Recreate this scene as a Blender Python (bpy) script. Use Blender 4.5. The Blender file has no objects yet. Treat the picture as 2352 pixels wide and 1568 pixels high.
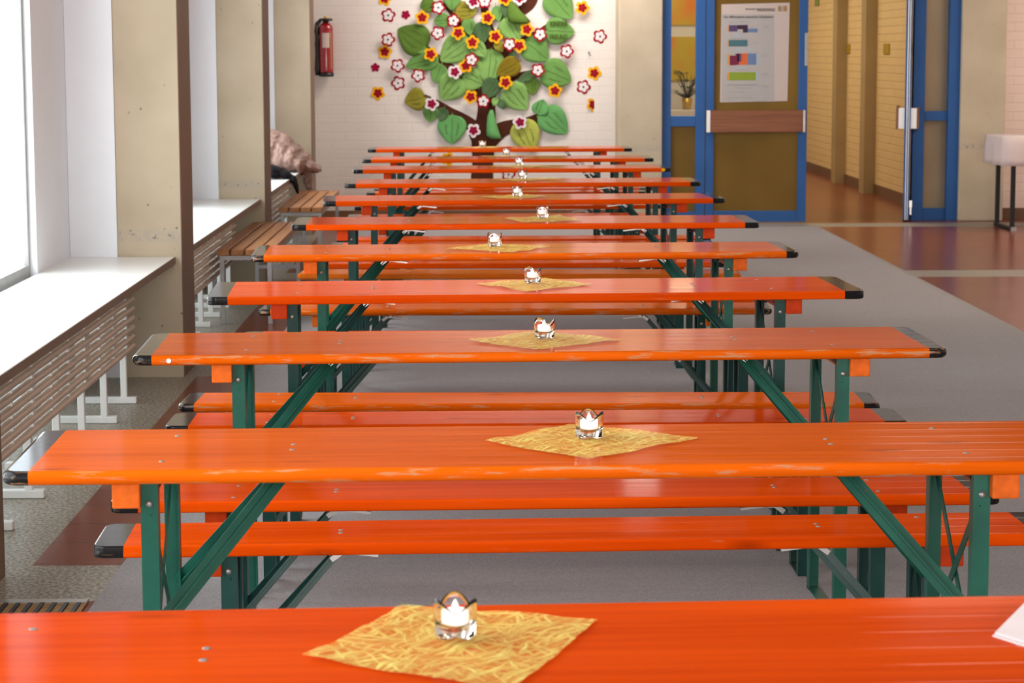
import bpy, bmesh, math, random
from mathutils import Vector, Matrix, Euler
random.seed(7)
S = bpy.context.scene
COL = S.collection
PI = math.pi

# ------------------------------------------------------------------ camera
FPX, IW, IH, EYE = 5200.0, 2352.0, 1568.0, 1.57
YAW, PITCH, ROLL = 0.014497, 0.127238, 0.003
_f = Vector((math.sin(YAW)*math.cos(PITCH), math.cos(YAW)*math.cos(PITCH), -math.sin(PITCH)))
_r = Vector((math.cos(YAW), -math.sin(YAW), 0.0))
_u = _r.cross(_f)
CR = _r*math.cos(ROLL) - _u*math.sin(ROLL)
CU = _r*math.sin(ROLL) + _u*math.cos(ROLL)
CF = _f
cd = bpy.data.cameras.new('camera')
cam = bpy.data.objects.new('camera', cd)
COL.objects.link(cam)
cam.matrix_world = Matrix(((CR.x, CU.x, -CF.x, 0), (CR.y, CU.y, -CF.y, 0), (CR.z, CU.z, -CF.z, EYE), (0, 0, 0, 1)))
cd.sensor_width = 36.0
cd.lens = 36.0*FPX/IW
cd.clip_start, cd.clip_end = 0.05, 200
cd.dof.use_dof = True
cd.dof.focus_distance = 6.3
cd.dof.aperture_fstop = 11.0
S.camera = cam

# ------------------------------------------------------------------ light
S.view_settings.view_transform = 'Standard'
S.view_settings.look = 'None'
S.view_settings.gamma = 1.0
S.view_settings.exposure = 0.33
S.cycles.use_denoising = True
S.cycles.use_adaptive_sampling = True
S.cycles.adaptive_threshold = 0.025
S.cycles.max_bounces = 7
S.cycles.diffuse_bounces = 3
S.cycles.glossy_bounces = 3
S.cycles.transmission_bounces = 6
S.cycles.transparent_max_bounces = 12
S.cycles.caustics_reflective = False
S.cycles.caustics_refractive = True
S.cycles.sample_clamp_indirect = 6.0
w = bpy.data.worlds.new('sky'); S.world = w; w.use_nodes = True
w.node_tree.nodes['Background'].inputs[0].default_value = (0.90, 0.95, 1.0, 1)
w.node_tree.nodes['Background'].inputs[1].default_value = 5.6

def area(name, loc, sx, sy, power, color, rot=(0, 0, 0)):
    l = bpy.data.lights.new(name, 'AREA'); l.shape = 'RECTANGLE'; l.size = sx; l.size_y = sy
    l.energy = power; l.color = color
    o = bpy.data.objects.new(name, l); COL.objects.link(o); o.location = loc; o.rotation_euler = rot
    return o
WARM = (1.0, 0.84, 0.68)
NEUT = (1.0, 0.93, 0.86)
for yy in (4.0, 8.6):
    area('ceiling_or_added_light', (0.3, yy, 3.14), 3.0, 1.2, 22, NEUT)
area('added_front_fill', (1.2, -3.3, 1.75), 5.0, 2.4, 390, (1.0, 0.95, 0.90), (PI/2, 0, 0))  # added fill from behind the camera; no window is built there
area('ceiling_or_added_light', (3.1, 14.6, 3.14), 0.9, 2.4, 36, WARM)
area('ceiling_or_added_light', (0.6, 20.1, 3.14), 2.0, 0.5, 53, NEUT)  # added light to brighten the back wall
area('ceiling_or_added_light', (3.7, 10.6, 3.14), 1.2, 2.6, 14, WARM)  # added light to brighten the carpet on the right
area('ceiling_or_added_light', (6.0, 18.4, 3.14), 1.0, 3.0, 70, WARM)
area('corridor_lamp', (2.6, 26.2, 3.1), 0.8, 8.5, 112, (1.0, 0.82, 0.55))

# ------------------------------------------------------------------ projection of measured sight lines onto real planes
def ray(px, py):
    return CF + CR*((px-IW/2)/FPX) - CU*((py-IH/2)/FPX)
def on_z(px, py, z):
    d = ray(px, py); return Vector((0, 0, EYE)) + d*((z-EYE)/d.z)
def on_y(px, py, Y):
    d = ray(px, py); return Vector((0, 0, EYE)) + d*(Y/d.y)

# ------------------------------------------------------------------ materials
def nodes_of(m):
    m.use_nodes = True
    nt = m.node_tree
    return nt, nt.nodes, nt.links, nt.nodes['Principled BSDF']
def N(ns, t, **kw):
    n = ns.new(t)
    for k, v in kw.items(): setattr(n, k, v)
    return n
def math_n(nt, op, a, b=None, clamp=False):
    n = nt.nodes.new('ShaderNodeMath'); n.operation = op; n.use_clamp = clamp
    for i, v in enumerate((a, b)):
        if v is None: continue
        if isinstance(v, (int, float)): n.inputs[i].default_value = v
        else: nt.links.new(v, n.inputs[i])
    return n.outputs[0]
def mix_c(nt, fac, a, b):
    n = nt.nodes.new('ShaderNodeMix'); n.data_type = 'RGBA'
    for sock, v in ((n.inputs[0], fac), (n.inputs[6], a), (n.inputs[7], b)):
        if isinstance(v, (int, float)): sock.default_value = v
        elif isinstance(v, tuple): sock.default_value = (v + (1,))[:4]
        else: nt.links.new(v, sock)
    return n.outputs[2]
def noise_n(nt, vec, scale, detail=3.0, rough=0.55):
    n = nt.nodes.new('ShaderNodeTexNoise'); n.inputs['Scale'].default_value = scale
    n.inputs['Detail'].default_value = detail; n.inputs['Roughness'].default_value = rough
    if vec is not None: nt.links.new(vec, n.inputs['Vector'])
    return n.outputs['Fac']
def ramp_n(nt, fac, p0, p1, c0=(0, 0, 0), c1=(1, 1, 1)):
    n = nt.nodes.new('ShaderNodeValToRGB'); n.color_ramp.elements[0].position = p0; n.color_ramp.elements[1].position = p1
    n.color_ramp.elements[0].color = c0 + (1,); n.color_ramp.elements[1].color = c1 + (1,)
    nt.links.new(fac, n.inputs[0]); return n.outputs[0]
def bump_n(nt, h, strength, dist=0.01):
    n = nt.nodes.new('ShaderNodeBump'); n.inputs['Strength'].default_value = strength; n.inputs['Distance'].default_value = dist
    nt.links.new(h, n.inputs['Height']); return n.outputs[0]
def obj_coord(nt):
    return nt.nodes.new('ShaderNodeTexCoord').outputs['Object']
def mapping(nt, vec, scale=(1, 1, 1), loc=None):
    n = nt.nodes.new('ShaderNodeMapping'); n.inputs['Scale'].default_value = scale
    nt.links.new(vec, n.inputs['Vector'])
    if loc is not None: nt.links.new(loc, n.inputs['Location'])
    return n.outputs[0]

def pmat(name, col, rough=0.5, metal=0.0, var=0.12, vscale=14.0, bump=0.0, bscale=60.0, coat=0.0, spec=None):
    m = bpy.data.materials.new(name)
    nt, ns, ln, b = nodes_of(m)
    co = obj_coord(nt)
    nz = noise_n(nt, co, vscale)
    dark = tuple(c*(1-var) for c in col); lite = tuple(min(1, c*(1+var)) for c in col)
    ln.new(mix_c(nt, ramp_n(nt, nz, 0.3, 0.7), dark, lite), b.inputs['Base Color'])
    b.inputs['Roughness'].default_value = rough; b.inputs['Metallic'].default_value = metal
    if coat: b.inputs['Coat Weight'].default_value = coat; b.inputs['Coat Roughness'].default_value = 0.1
    if spec is not None: b.inputs['Specular IOR Level'].default_value = spec
    if bump:
        ln.new(bump_n(nt, noise_n(nt, co, bscale), bump), b.inputs['Normal'])
    return m

def varnish(name, dark, lite, worn=0.0, caps=True, half=1.1, cap=0.07):
    """varnished spruce planks; long grain along x, black painted ends, knots and rubbed edges"""
    m = bpy.data.materials.new(name)
    nt, ns, ln, b = nodes_of(m)
    co = obj_coord(nt)
    rnd = ns.new('ShaderNodeObjectInfo').outputs['Random']
    off = ns.new('ShaderNodeCombineXYZ')
    ln.new(math_n(nt, 'MULTIPLY', rnd, 37.0), off.inputs[0]); ln.new(math_n(nt, 'MULTIPLY', rnd, 11.0), off.inputs[1])
    g = noise_n(nt, mapping(nt, co, (0.9, 26, 26), off.outputs[0]), 1.6, 4.0, 0.6)
    big = noise_n(nt, mapping(nt, co, (0.7, 5, 5), off.outputs[0]), 1.3, 2.0)
    c = mix_c(nt, ramp_n(nt, math_n(nt, 'ADD', math_n(nt, 'MULTIPLY', g, 0.55), math_n(nt, 'MULTIPLY', big, 0.45)), 0.33, 0.66), dark, lite)
    # knots
    vo = ns.new('ShaderNodeTexVoronoi'); vo.inputs['Scale'].default_value = 1.0
    ln.new(mapping(nt, co, (2.2, 7.5, 7.5), off.outputs[0]), vo.inputs['Vector'])
    kn = ramp_n(nt, vo.outputs['Distance'], 0.02, 0.13, (1, 1, 1), (0, 0, 0))
    c = mix_c(nt, math_n(nt, 'MULTIPLY', kn, 0.6), c, tuple(x*0.35 for x in dark))
    sep = ns.new('ShaderNodeSeparateXYZ'); ln.new(co, sep.inputs[0])
    geo = ns.new('ShaderNodeTexCoord').outputs['Normal']
    sepn = ns.new('ShaderNodeSeparateXYZ'); ln.new(geo, sepn.inputs[0])
    side = math_n(nt, 'SUBTRACT', 1.0, math_n(nt, 'GREATER_THAN', math_n(nt, 'ABSOLUTE', sepn.outputs[2]), 0.93))
    wn = noise_n(nt, mapping(nt, co, (5, 45, 45), off.outputs[0]), 1.6, 4.0, 0.65)
    wear = math_n(nt, 'MULTIPLY', ramp_n(nt, wn, 0.64-0.10*worn, 0.70-0.06*worn), math_n(nt, 'MULTIPLY', side, 0.25+0.5*worn))
    capm = math_n(nt, 'GREATER_THAN', math_n(nt, 'ABSOLUTE', math_n(nt, 'ADD', sep.outputs[0], math_n(nt, 'MULTIPLY', math_n(nt, 'SUBTRACT', g, 0.5), 0.004))), half-cap) if caps else None
    if caps: c = mix_c(nt, capm, c, (0.012, 0.011, 0.012))
    c = mix_c(nt, wear, c, (0.50, 0.27, 0.14))
    ln.new(c, b.inputs['Base Color'])
    # seams between the glued boards and a slight ripple along the grain
    seam = math_n(nt, 'ABSOLUTE', math_n(nt, 'SUBTRACT', math_n(nt, 'FRACT', math_n(nt, 'DIVIDE', math_n(nt, 'ADD', sep.outputs[1], 5.0), 0.0835)), 0.5))
    sm = ramp_n(nt, seam, 0.0, 0.035)
    rip = noise_n(nt, mapping(nt, co, (1.1, 30, 30), off.outputs[0]), 1.0, 2.0)
    h = math_n(nt, 'ADD', math_n(nt, 'MULTIPLY', sm, 0.35), math_n(nt, 'MULTIPLY', rip, 0.5))
    nrm = bump_n(nt, h, 0.13, 0.002)
    ln.new(nrm, b.inputs['Normal'])
    rr = noise_n(nt, mapping(nt, co, (1.5, 22, 22), off.outputs[0]), 1.2, 3.0)
    ln.new(math_n(nt, 'ADD', math_n(nt, 'MULTIPLY', rr, 0.12), 0.04), b.inputs['Roughness'])
    if caps: ln.new(math_n(nt, 'ADD', math_n(nt, 'MULTIPLY', capm, 0.2), 0.007), b.inputs['Specular IOR Level'])
    else: b.inputs['Specular IOR Level'].default_value = 0.007
    return m

MAT = {}
MAT['orange'] = varnish('orange_varnish', (0.54, 0.078, 0.002), (0.75, 0.122, 0.004), worn=1.0, cap=0.054)
MAT['red'] = varnish('red_orange_varnish', (0.58, 0.048, 0.0015), (0.80, 0.086, 0.0025), worn=0.15)
MAT['plain'] = varnish('orange_varnish_plain', (0.62, 0.12, 0.010), (0.85, 0.19, 0.016), worn=0.5, caps=False)
MAT['batten_o'] = pmat('orange_wood_batten', (0.66, 0.12, 0.012), 0.45, var=0.18, vscale=30, spec=0.1)
MAT['batten_r'] = pmat('red_wood_batten', (0.50, 0.040, 0.003), 0.45, var=0.15, vscale=30, spec=0.1)
def green_mat(name='green_enamel_steel', d=(0.008, 0.075, 0.052), l=(0.014, 0.115, 0.08)):
    m = bpy.data.materials.new(name)
    nt, ns, ln, b = nodes_of(m)
    co = obj_coord(nt)
    c = mix_c(nt, ramp_n(nt, noise_n(nt, co, 9.0), 0.3, 0.7), d, l)
    ru = ramp_n(nt, noise_n(nt, co, 38.0, 5.0, 0.7), 0.66, 0.72)
    c = mix_c(nt, math_n(nt, 'MULTIPLY', ru, 0.6), c, (0.13, 0.085, 0.06))
    ln.new(c, b.inputs['Base Color']); b.inputs['Roughness'].default_value = 0.33; b.inputs['Specular IOR Level'].default_value = 0.22
    return m
MAT['green'] = green_mat()
MAT['green_dark'] = green_mat('dark_green_enamel_steel', (0.008, 0.042, 0.036), (0.013, 0.064, 0.055))
MAT['steel'] = pmat('bright_zinc_steel', (0.58, 0.57, 0.55), 0.3, 0.9, var=0.08)
MAT['bolt'] = pmat('dull_steel_bolt', (0.35, 0.36, 0.34), 0.4, 0.8, var=0.15, vscale=80)
MAT['white_paint'] = pmat('white_lacquer', (0.84, 0.865, 0.92), 0.42, var=0.02, vscale=3)
MAT['sill'] = pmat('white_laminate', (0.90, 0.90, 0.89), 0.3, var=0.015, vscale=3)
MAT['sill_edge'] = pmat('sill_edge_shade', (0.20, 0.125, 0.085), 0.5, var=0.08)  # shade on the sill front put into the colour
MAT['plaster'] = pmat('white_plaster', (0.78, 0.76, 0.74), 0.8, var=0.03, vscale=2)
MAT['ceiling'] = pmat('ceiling_paint', (0.24, 0.19, 0.15), 0.9, var=0.03, vscale=2)
MAT['radiator'] = pmat('beige_radiator_enamel', (0.60, 0.46, 0.355), 0.38, var=0.05, vscale=4)
MAT['white_metal'] = pmat('white_enamel', (0.88, 0.87, 0.86), 0.35, var=0.02)
MAT['dark_frame'] = pmat('dark_window_profile', (0.05, 0.06, 0.07), 0.4, var=0.1)
MAT['grey_frame'] = pmat('grey_window_profile', (0.30, 0.29, 0.28), 0.4, var=0.08)
MAT['corner'] = pmat('pillar_side_shade', (0.185, 0.105, 0.062), 0.55, var=0.08, vscale=5)  # shade on the pillar's side put into the colour
def concrete():
    m = bpy.data.materials.new('painted_concrete')
    nt, ns, ln, b = nodes_of(m)
    co = obj_coord(nt)
    c = mix_c(nt, ramp_n(nt, noise_n(nt, co, 3.0), 0.3, 0.7), (0.47, 0.385, 0.27), (0.56, 0.465, 0.335))
    vo = ns.new('ShaderNodeTexVoronoi'); vo.inputs['Scale'].default_value = 15.0; ln.new(co, vo.inputs['Vector'])
    pits = math_n(nt, 'MULTIPLY', ramp_n(nt, vo.outputs['Distance'], 0.06, 0.11, (1, 1, 1), (0, 0, 0)), ramp_n(nt, noise_n(nt, co, 4.5), 0.5, 0.62))
    c = mix_c(nt, math_n(nt, 'MULTIPLY', pits, 0.75), c, (0.12, 0.09, 0.07))
    # rough pour joint just above sill height
    sep = ns.new('ShaderNodeSeparateXYZ'); ln.new(co, sep.inputs[0])
    d = math_n(nt, 'ABSOLUTE', math_n(nt, 'SUBTRACT', sep.outputs[2], 0.69))
    band = math_n(nt, 'MULTIPLY', ramp_n(nt, d, 0.022, 0.034, (1, 1, 1), (0, 0, 0)), ramp_n(nt, noise_n(nt, co, 26.0, 4.0, 0.7), 0.38, 0.55))
    c = mix_c(nt, math_n(nt, 'MULTIPLY', band, 0.6), c, (0.42, 0.37, 0.32))
    hol = math_n(nt, 'MULTIPLY', ramp_n(nt, d, 0.010, 0.016, (1, 1, 1), (0, 0, 0)), ramp_n(nt, noise_n(nt, co, 45.0, 2.0), 0.62, 0.68))
    c = mix_c(nt, math_n(nt, 'MULTIPLY', hol, 0.8), c, (0.09, 0.07, 0.06))
    ln.new(c, b.inputs['Base Color']); b.inputs['Roughness'].default_value = 0.75
    ln.new(bump_n(nt, noise_n(nt, co, 40.0), 0.12, 0.01), b.inputs['Normal'])
    return m
MAT['concrete'] = concrete()
def brick(name, c1, c2, strength=0.5, axis='XZ'):
    m = bpy.data.materials.new(name)
    nt, ns, ln, b = nodes_of(m)
    co = obj_coord(nt)
    sep = ns.new('ShaderNodeSeparateXYZ'); ln.new(co, sep.inputs[0])
    cmb = ns.new('ShaderNodeCombineXYZ')
    ln.new(sep.outputs[0 if axis[0] == 'X' else 1], cmb.inputs[0]); ln.new(sep.outputs[2], cmb.inputs[1])
    br = ns.new('ShaderNodeTexBrick')
    ln.new(cmb.outputs[0], br.inputs['Vector'])
    br.inputs['Scale'].default_value = 1.0; br.inputs['Brick Width'].default_value = 0.25; br.inputs['Row Height'].default_value = 0.083
    br.inputs['Mortar Size'].default_value = 0.006; br.inputs['Mortar Smooth'].default_value = 0.6
    br.inputs['Color1'].default_value = c1 + (1,); br.inputs['Color2'].default_value = c2 + (1,)
    br.inputs['Mortar'].default_value = tuple(x*0.97 for x in c1) + (1,)
    nz = noise_n(nt, co, 5.0)
    c = mix_c(nt, ramp_n(nt, nz, 0.3, 0.7), br.outputs['Color'], tuple(x*1.03 for x in c2))
    ln.new(br.outputs['Color'], b.inputs['Base Color'])
    inv = math_n(nt, 'SUBTRACT', 1.0, br.outputs['Fac'])
    hh = math_n(nt, 'ADD', inv, math_n(nt, 'MULTIPLY', noise_n(nt, co, 30.0), 0.3))
    ln.new(bump_n(nt, hh, strength, 0.006), b.inputs['Normal'])
    b.inputs['Roughness'].default_value = 0.65
    return m
MAT['brick_white'] = brick('white_painted_brick', (0.73, 0.655, 0.605), (0.75, 0.675, 0.625), 0.25)
MAT['brick_pink'] = brick('pale_pink_painted_brick', (0.84, 0.66, 0.585), (0.86, 0.68, 0.605))
MAT['brick_yellow'] = brick('yellow_painted_brick', (0.84, 0.625, 0.31), (0.88, 0.655, 0.33), 0.8, 'YZ')
MAT['base'] = pmat('brown_wood_skirting', (0.17, 0.08, 0.035), 0.45, var=0.15, vscale=9)
MAT['blue'] = pmat('blue_door_paint', (0.028, 0.108, 0.32), 0.45, var=0.06, vscale=4, spec=0.25)
MAT['rubber'] = pmat('black_rubber', (0.015, 0.015, 0.016), 0.5, var=0.1)
def wood(name, c0, c1, axis=0, rough=0.45, sc=1.0):
    m = bpy.data.materials.new(name)
    nt, ns, ln, b = nodes_of(m)
    s = [30*sc, 30*sc, 30*sc]; s[axis] = 1.4*sc
    g = noise_n(nt, mapping(nt, obj_coord(nt), tuple(s)), 1.0, 4.0, 0.6)
    ln.new(mix_c(nt, ramp_n(nt, g, 0.35, 0.65), c0, c1), b.inputs['Base Color']); b.inputs['Roughness'].default_value = rough
    return m
MAT['push_wood'] = wood('red_brown_push_board', (0.19, 0.058, 0.020), (0.29, 0.095, 0.034), 0)
MAT['slat'] = wood('varnished_pine_slat', (0.36, 0.135, 0.042), (0.50, 0.21, 0.075), 1, 0.4)
MAT['slat_end'] = MAT['slat']
MAT['bench_frame'] = pmat('grey_tube_steel', (0.36, 0.35, 0.36), 0.35, 0.5, var=0.08)

def floor_mat():
    m = bpy.data.materials.new('hall_floor_tiles')
    nt, ns, ln, b = nodes_of(m)
    co = obj_coord(nt)
    sep = ns.new('ShaderNodeSeparateXYZ'); ln.new(co, sep.inputs[0])
    br = ns.new('ShaderNodeTexBrick'); ln.new(co, br.inputs['Vector'])
    br.offset = 0.0
    br.inputs['Scale'].default_value = 1.0; br.inputs['Brick Width'].default_value = 0.50; br.inputs['Row Height'].default_value = 0.30
    br.inputs['Mortar Size'].default_value = 0.004; br.inputs['Mortar Smooth'].default_value = 0.2
    br.inputs['Color1'].default_value = (0.20, 0.052, 0.030, 1); br.inputs['Color2'].default_value = (0.245, 0.068, 0.040, 1)
    br.inputs['Mortar'].default_value = (0.10, 0.04, 0.03, 1)
    nz = noise_n(nt, co, 2.2)
    tile = mix_c(nt, math_n(nt, 'MULTIPLY', nz, 0.15), br.outputs['Color'], (0.20, 0.06, 0.036))
    sp = ramp_n(nt, noise_n(nt, co, 75.0, 3.0, 0.7), 0.40, 0.60, (0.15, 0.13, 0.105), (0.50, 0.45, 0.37))
    # bands of terrazzo on every pillar axis, and along the window side
    masks = math_n(nt, 'LESS_THAN', sep.outputs[0], -1.385)
    for lo, hi in ((6.41, 6.87), (11.0, 11.5), (15.72, 16.2), (20.28, 20.72)):
        k = math_n(nt, 'MULTIPLY', math_n(nt, 'GREATER_THAN', sep.outputs[1], lo), math_n(nt, 'LESS_THAN', sep.outputs[1], hi))
        masks = math_n(nt, 'MAXIMUM', masks, k)
    ln.new(mix_c(nt, masks, tile, sp), b.inputs['Base Color'])
    ln.new(math_n(nt, 'ADD', math_n(nt, 'MULTIPLY', masks, 0.12), math_n(nt, 'ADD', math_n(nt, 'MULTIPLY', nz, 0.05), 0.2)), b.inputs['Roughness'])
    b.inputs['Specular IOR Level'].default_value = 0.16
    return m
MAT['floor'] = floor_mat()
def carpet_mat():
    m = bpy.data.materials.new('grey_felt_carpet')
    nt, ns, ln, b = nodes_of(m)
    co = obj_coord(nt)
    f = noise_n(nt, mapping(nt, co, (1, 0.5, 1)), 260.0, 2.0, 0.8)
    g = noise_n(nt, co, 1.2, 3.0)
    c = mix_c(nt, ramp_n(nt, f, 0.35, 0.65), (0.28, 0.262, 0.268), (0.43, 0.402, 0.41))
    c = mix_c(nt, math_n(nt, 'MULTIPLY', g, 0.3), c, (0.33, 0.30, 0.29))
    ln.new(c, b.inputs['Base Color']); b.inputs['Roughness'].default_value = 0.95; b.inputs['Specular IOR Level'].default_value = 0.1
    fold = noise_n(nt, mapping(nt, co, (0.5, 2.2, 1)), 1.5, 3.0)
    ln.new(bump_n(nt, math_n(nt, 'ADD', math_n(nt, 'MULTIPLY', f, 0.02), fold), 0.55, 0.03), b.inputs['Normal'])
    return m
MAT['carpet'] = carpet_mat()
MAT['binding'] = pmat('grey_edge_binding', (0.30, 0.275, 0.26), 0.7, var=0.05)
def window_glass(name='clear_window_glass', tint=(0.96, 0.98, 0.97, 1)):
    m = bpy.data.materials.new(name)
    nt, ns, ln, b = nodes_of(m)
    ns.remove(b)
    t = ns.new('ShaderNodeBsdfTransparent'); g = ns.new('ShaderNodeBsdfGlossy'); g.inputs['Roughness'].default_value = 0.02
    t.inputs[0].default_value = tint
    mx = ns.new('ShaderNodeMixShader'); mx.inputs[0].default_value = 0.04; ln.new(t.outputs[0], mx.inputs[1]); ln.new(g.outputs[0], mx.inputs[2])
    ln.new(mx.outputs[0], ns['Material Output'].inputs[0])
    return m
MAT['glass'] = window_glass()
MAT['glass_low'] = window_glass('tinted_lower_glass', (0.55, 0.57, 0.56, 1))
def amber_glass(name, col, alpha):
    """ribbed and wired amber door glass: partly see-through, partly scattering"""
    m = bpy.data.materials.new(name)
    nt, ns, ln, b = nodes_of(m)
    co = obj_coord(nt)
    nz = noise_n(nt, mapping(nt, co, (1, 1, 0.6)), 1.6, 2.0)
    ln.new(mix_c(nt, ramp_n(nt, nz, 0.3, 0.7), tuple(c*0.8 for c in col), tuple(c*1.2 for c in col)), b.inputs['Base Color'])
    b.inputs['Roughness'].default_value = 0.3; b.inputs['Specular IOR Level'].default_value = 0.2
    wv = ns.new('ShaderNodeTexVoronoi'); wv.inputs['Scale'].default_value = 90.0; ln.new(co, wv.inputs['Vector'])
    ln.new(bump_n(nt, wv.outputs['Distance'], 0.45, 0.004), b.inputs['Normal'])
    t = ns.new('ShaderNodeBsdfTransparent'); t.inputs[0].default_value = (0.82, 0.60, 0.27, 1)
    mx = ns.new('ShaderNodeMixShader'); mx.inputs[0].default_value = alpha
    ln.new(t.outputs[0], mx.inputs[1]); ln.new(b.outputs[0], mx.inputs[2]); ln.new(mx.outputs[0], ns['Material Output'].inputs[0])
    return m
MAT['ochre'] = pmat('shaded_pilaster_concrete', (0.42, 0.31, 0.155), 0.75, var=0.06, vscale=3)  # darkened to carry the weaker light on the pilaster faces
MAT['amber'] = amber_glass('amber_wired_glass', (0.22, 0.125, 0.020), 0.82)
MAT['pale_rib'] = amber_glass('pale_ribbed_glass', (0.42, 0.36, 0.26), 0.6)
def tumbler():
    m = bpy.data.materials.new('clear_pressed_glass')
    nt, ns, ln, b = nodes_of(m)
    b.inputs['Base Color'].default_value = (1.0, 0.985, 0.97, 1); b.inputs['Roughness'].default_value = 0.02
    b.inputs['Transmission Weight'].default_value = 1.0; b.inputs['IOR'].default_value = 1.45
    ln.new(bump_n(nt, noise_n(nt, obj_coord(nt), 70.0), 0.08, 0.003), b.inputs['Normal'])
    return m
MAT['tumbler'] = tumbler()
MAT['wax'] = pmat('white_wax', (0.93, 0.91, 0.90), 0.5, var=0.01)
MAT['led'] = pmat('glowing_led_candle', (0.93, 0.91, 0.90), 0.5, var=0.01)
for k_, e_ in (('led', 0.45),):
    bs_ = MAT[k_].node_tree.nodes['Principled BSDF']; bs_.inputs['Emission Color'].default_value = (1.0, 0.95, 0.93, 1); bs_.inputs['Emission Strength'].default_value = e_
def fleece():
    m = bpy.data.materials.new('yellow_fibre_fleece')
    nt, ns, ln, b = nodes_of(m)
    co = obj_coord(nt)
    d = ns.new('ShaderNodeTexNoise'); d.inputs['Scale'].default_value = 9.0; ln.new(co, d.inputs['Vector'])
    wob = ns.new('ShaderNodeMix'); wob.data_type = 'VECTOR'; wob.inputs[0].default_value = 0.06
    ln.new(co, wob.inputs[4]); ln.new(d.outputs['Color'], wob.inputs[5])
    base = wob.outputs[1]
    fib = None
    for k, (sx, sy, rot) in enumerate(((8, 130, 0.3), (110, 9, 0.5), (10, 150, -0.7), (14, 110, 1.2), (9, 90, 2.2))):
        mp = ns.new('ShaderNodeMapping'); mp.inputs['Rotation'].default_value = (0, 0, rot); ln.new(base, mp.inputs['Vector'])
        mp2 = mapping(nt, mp.outputs[0], (sx, sy, 1))
        f = ramp_n(nt, noise_n(nt, mp2, 1.0, 3.0, 0.6), 0.50, 0.70)
        fib = f if fib is None else math_n(nt, 'MAXIMUM', fib, f)
    c = mix_c(nt, fib, (0.95, 0.56, 0.08), (0.95, 0.92, 0.24))
    ln.new(c, b.inputs['Base Color']); b.inputs['Roughness'].default_value = 0.6
    t = ns.new('ShaderNodeBsdfTransparent')
    mx = ns.new('ShaderNodeMixShader')
    ln.new(math_n(nt, 'ADD', math_n(nt, 'MULTIPLY', fib, 0.56), 0.27, True), mx.inputs[0])
    ln.new(t.outputs[0], mx.inputs[1]); ln.new(b.outputs[0], mx.inputs[2]); ln.new(mx.outputs[0], ns['Material Output'].inputs[0])
    return m
MAT['fleece'] = fleece()
MAT['bark'] = pmat('dark_brown_felt', (0.075, 0.022, 0.012), 0.95, var=0.12, vscale=9, spec=0.1)
LEAFC = {'g': (0.16, 0.33, 0.085), 'l': (0.24, 0.43, 0.12), 'b': (0.15, 0.40, 0.13), 'd': (0.115, 0.205, 0.035),
         'o': (0.30, 0.26, 0.035), 'y': (0.47, 0.50, 0.10), 'e': (0.085, 0.155, 0.065), 'v': (0.24, 0.17, 0.015)}
for k, c in LEAFC.items():
    c = tuple(x*0.85 for x in c)
    MAT['leaf_'+k] = pmat('felt_leaf_'+{'g': 'mid_green', 'l': 'light_green', 'b': 'bright_green', 'd': 'deep_green', 'o': 'olive', 'y': 'lime', 'e': 'grey_green', 'v': 'bronze'}[k], c, 0.9, var=0.07, spec=0.1)
MAT['ink'] = pmat('dark_marker_ink', (0.05, 0.085, 0.012), 0.8, var=0.1, spec=0.1)
MAT['f_white'] = pmat('white_felt', (0.74, 0.66, 0.66), 0.95, var=0.03, spec=0.1)
MAT['f_red'] = pmat('red_felt', (0.30, 0.006, 0.014), 0.95, var=0.08, spec=0.1)
MAT['f_crim'] = pmat('crimson_felt', (0.27, 0.005, 0.035), 0.95, var=0.08, spec=0.1)
MAT['f_yel'] = pmat('golden_yellow_felt', (0.80, 0.40, 0.012), 0.95, var=0.06, spec=0.1)
MAT['f_eye'] = pmat('blue_black_bead', (0.03, 0.03, 0.06), 0.4, var=0.1)
MAT['paper'] = pmat('white_paper', (0.58, 0.48, 0.44), 0.7, var=0.01)
MAT['paper_grey'] = pmat('grey_print', (0.44, 0.41, 0.40), 0.7, var=0.02)
for k, c in {'p_violet': (0.085, 0.045, 0.13), 'p_plum': (0.035, 0.006, 0.03), 'p_blue': (0.13, 0.20, 0.36), 'p_teal': (0.055, 0.15, 0.18), 'p_maroon': (0.17, 0.004, 0.045), 'p_orange': (0.66, 0.12, 0.025), 'p_amber': (0.66, 0.32, 0.06), 'p_green': (0.24, 0.33, 0.022), 'p_sky': (0.36, 0.46, 0.55), 'p_gold': (0.36, 0.20, 0.05), 'p_text': (0.09, 0.08, 0.085), 'p_mid': (0.33, 0.31, 0.31)}.items():
    MAT[k] = pmat('print_'+k[2:], c, 0.6, var=0.04)
MAT['ext_red'] = pmat('red_enamel', (0.30, 0.003, 0.012), 0.25, var=0.05, coat=0.6)
MAT['black'] = pmat('black_plastic', (0.008, 0.007, 0.007), 0.4, var=0.1)
MAT['brass'] = pmat('brass_yellow', (0.62, 0.40, 0.10), 0.35, 0.5, var=0.08)
MAT['puffer'] = pmat('beige_quilted_nylon', (0.34, 0.205, 0.165), 0.5, var=0.14, vscale=8, bump=0.5, bscale=22)
MAT['black_cloth'] = pmat('black_jacket_cloth', (0.007, 0.006, 0.008), 0.75, var=0.2, vscale=10, bump=0.4, bscale=12, spec=0.15)
MAT['cloth'] = pmat('pale_table_linen', (0.70, 0.58, 0.56), 0.8, var=0.03, vscale=6, bump=0.3, bscale=7)
MAT['sign_y'] = pmat('yellow_sign_enamel', (0.46, 0.30, 0.01), 0.4, var=0.05)
MAT['sign_g'] = pmat('green_sign_enamel', (0.20, 0.30, 0.01), 0.4, var=0.05)
MAT['mat_coir'] = pmat('ochre_coir_strip', (0.36, 0.22, 0.10), 0.95, var=0.3, vscale=60)
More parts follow.
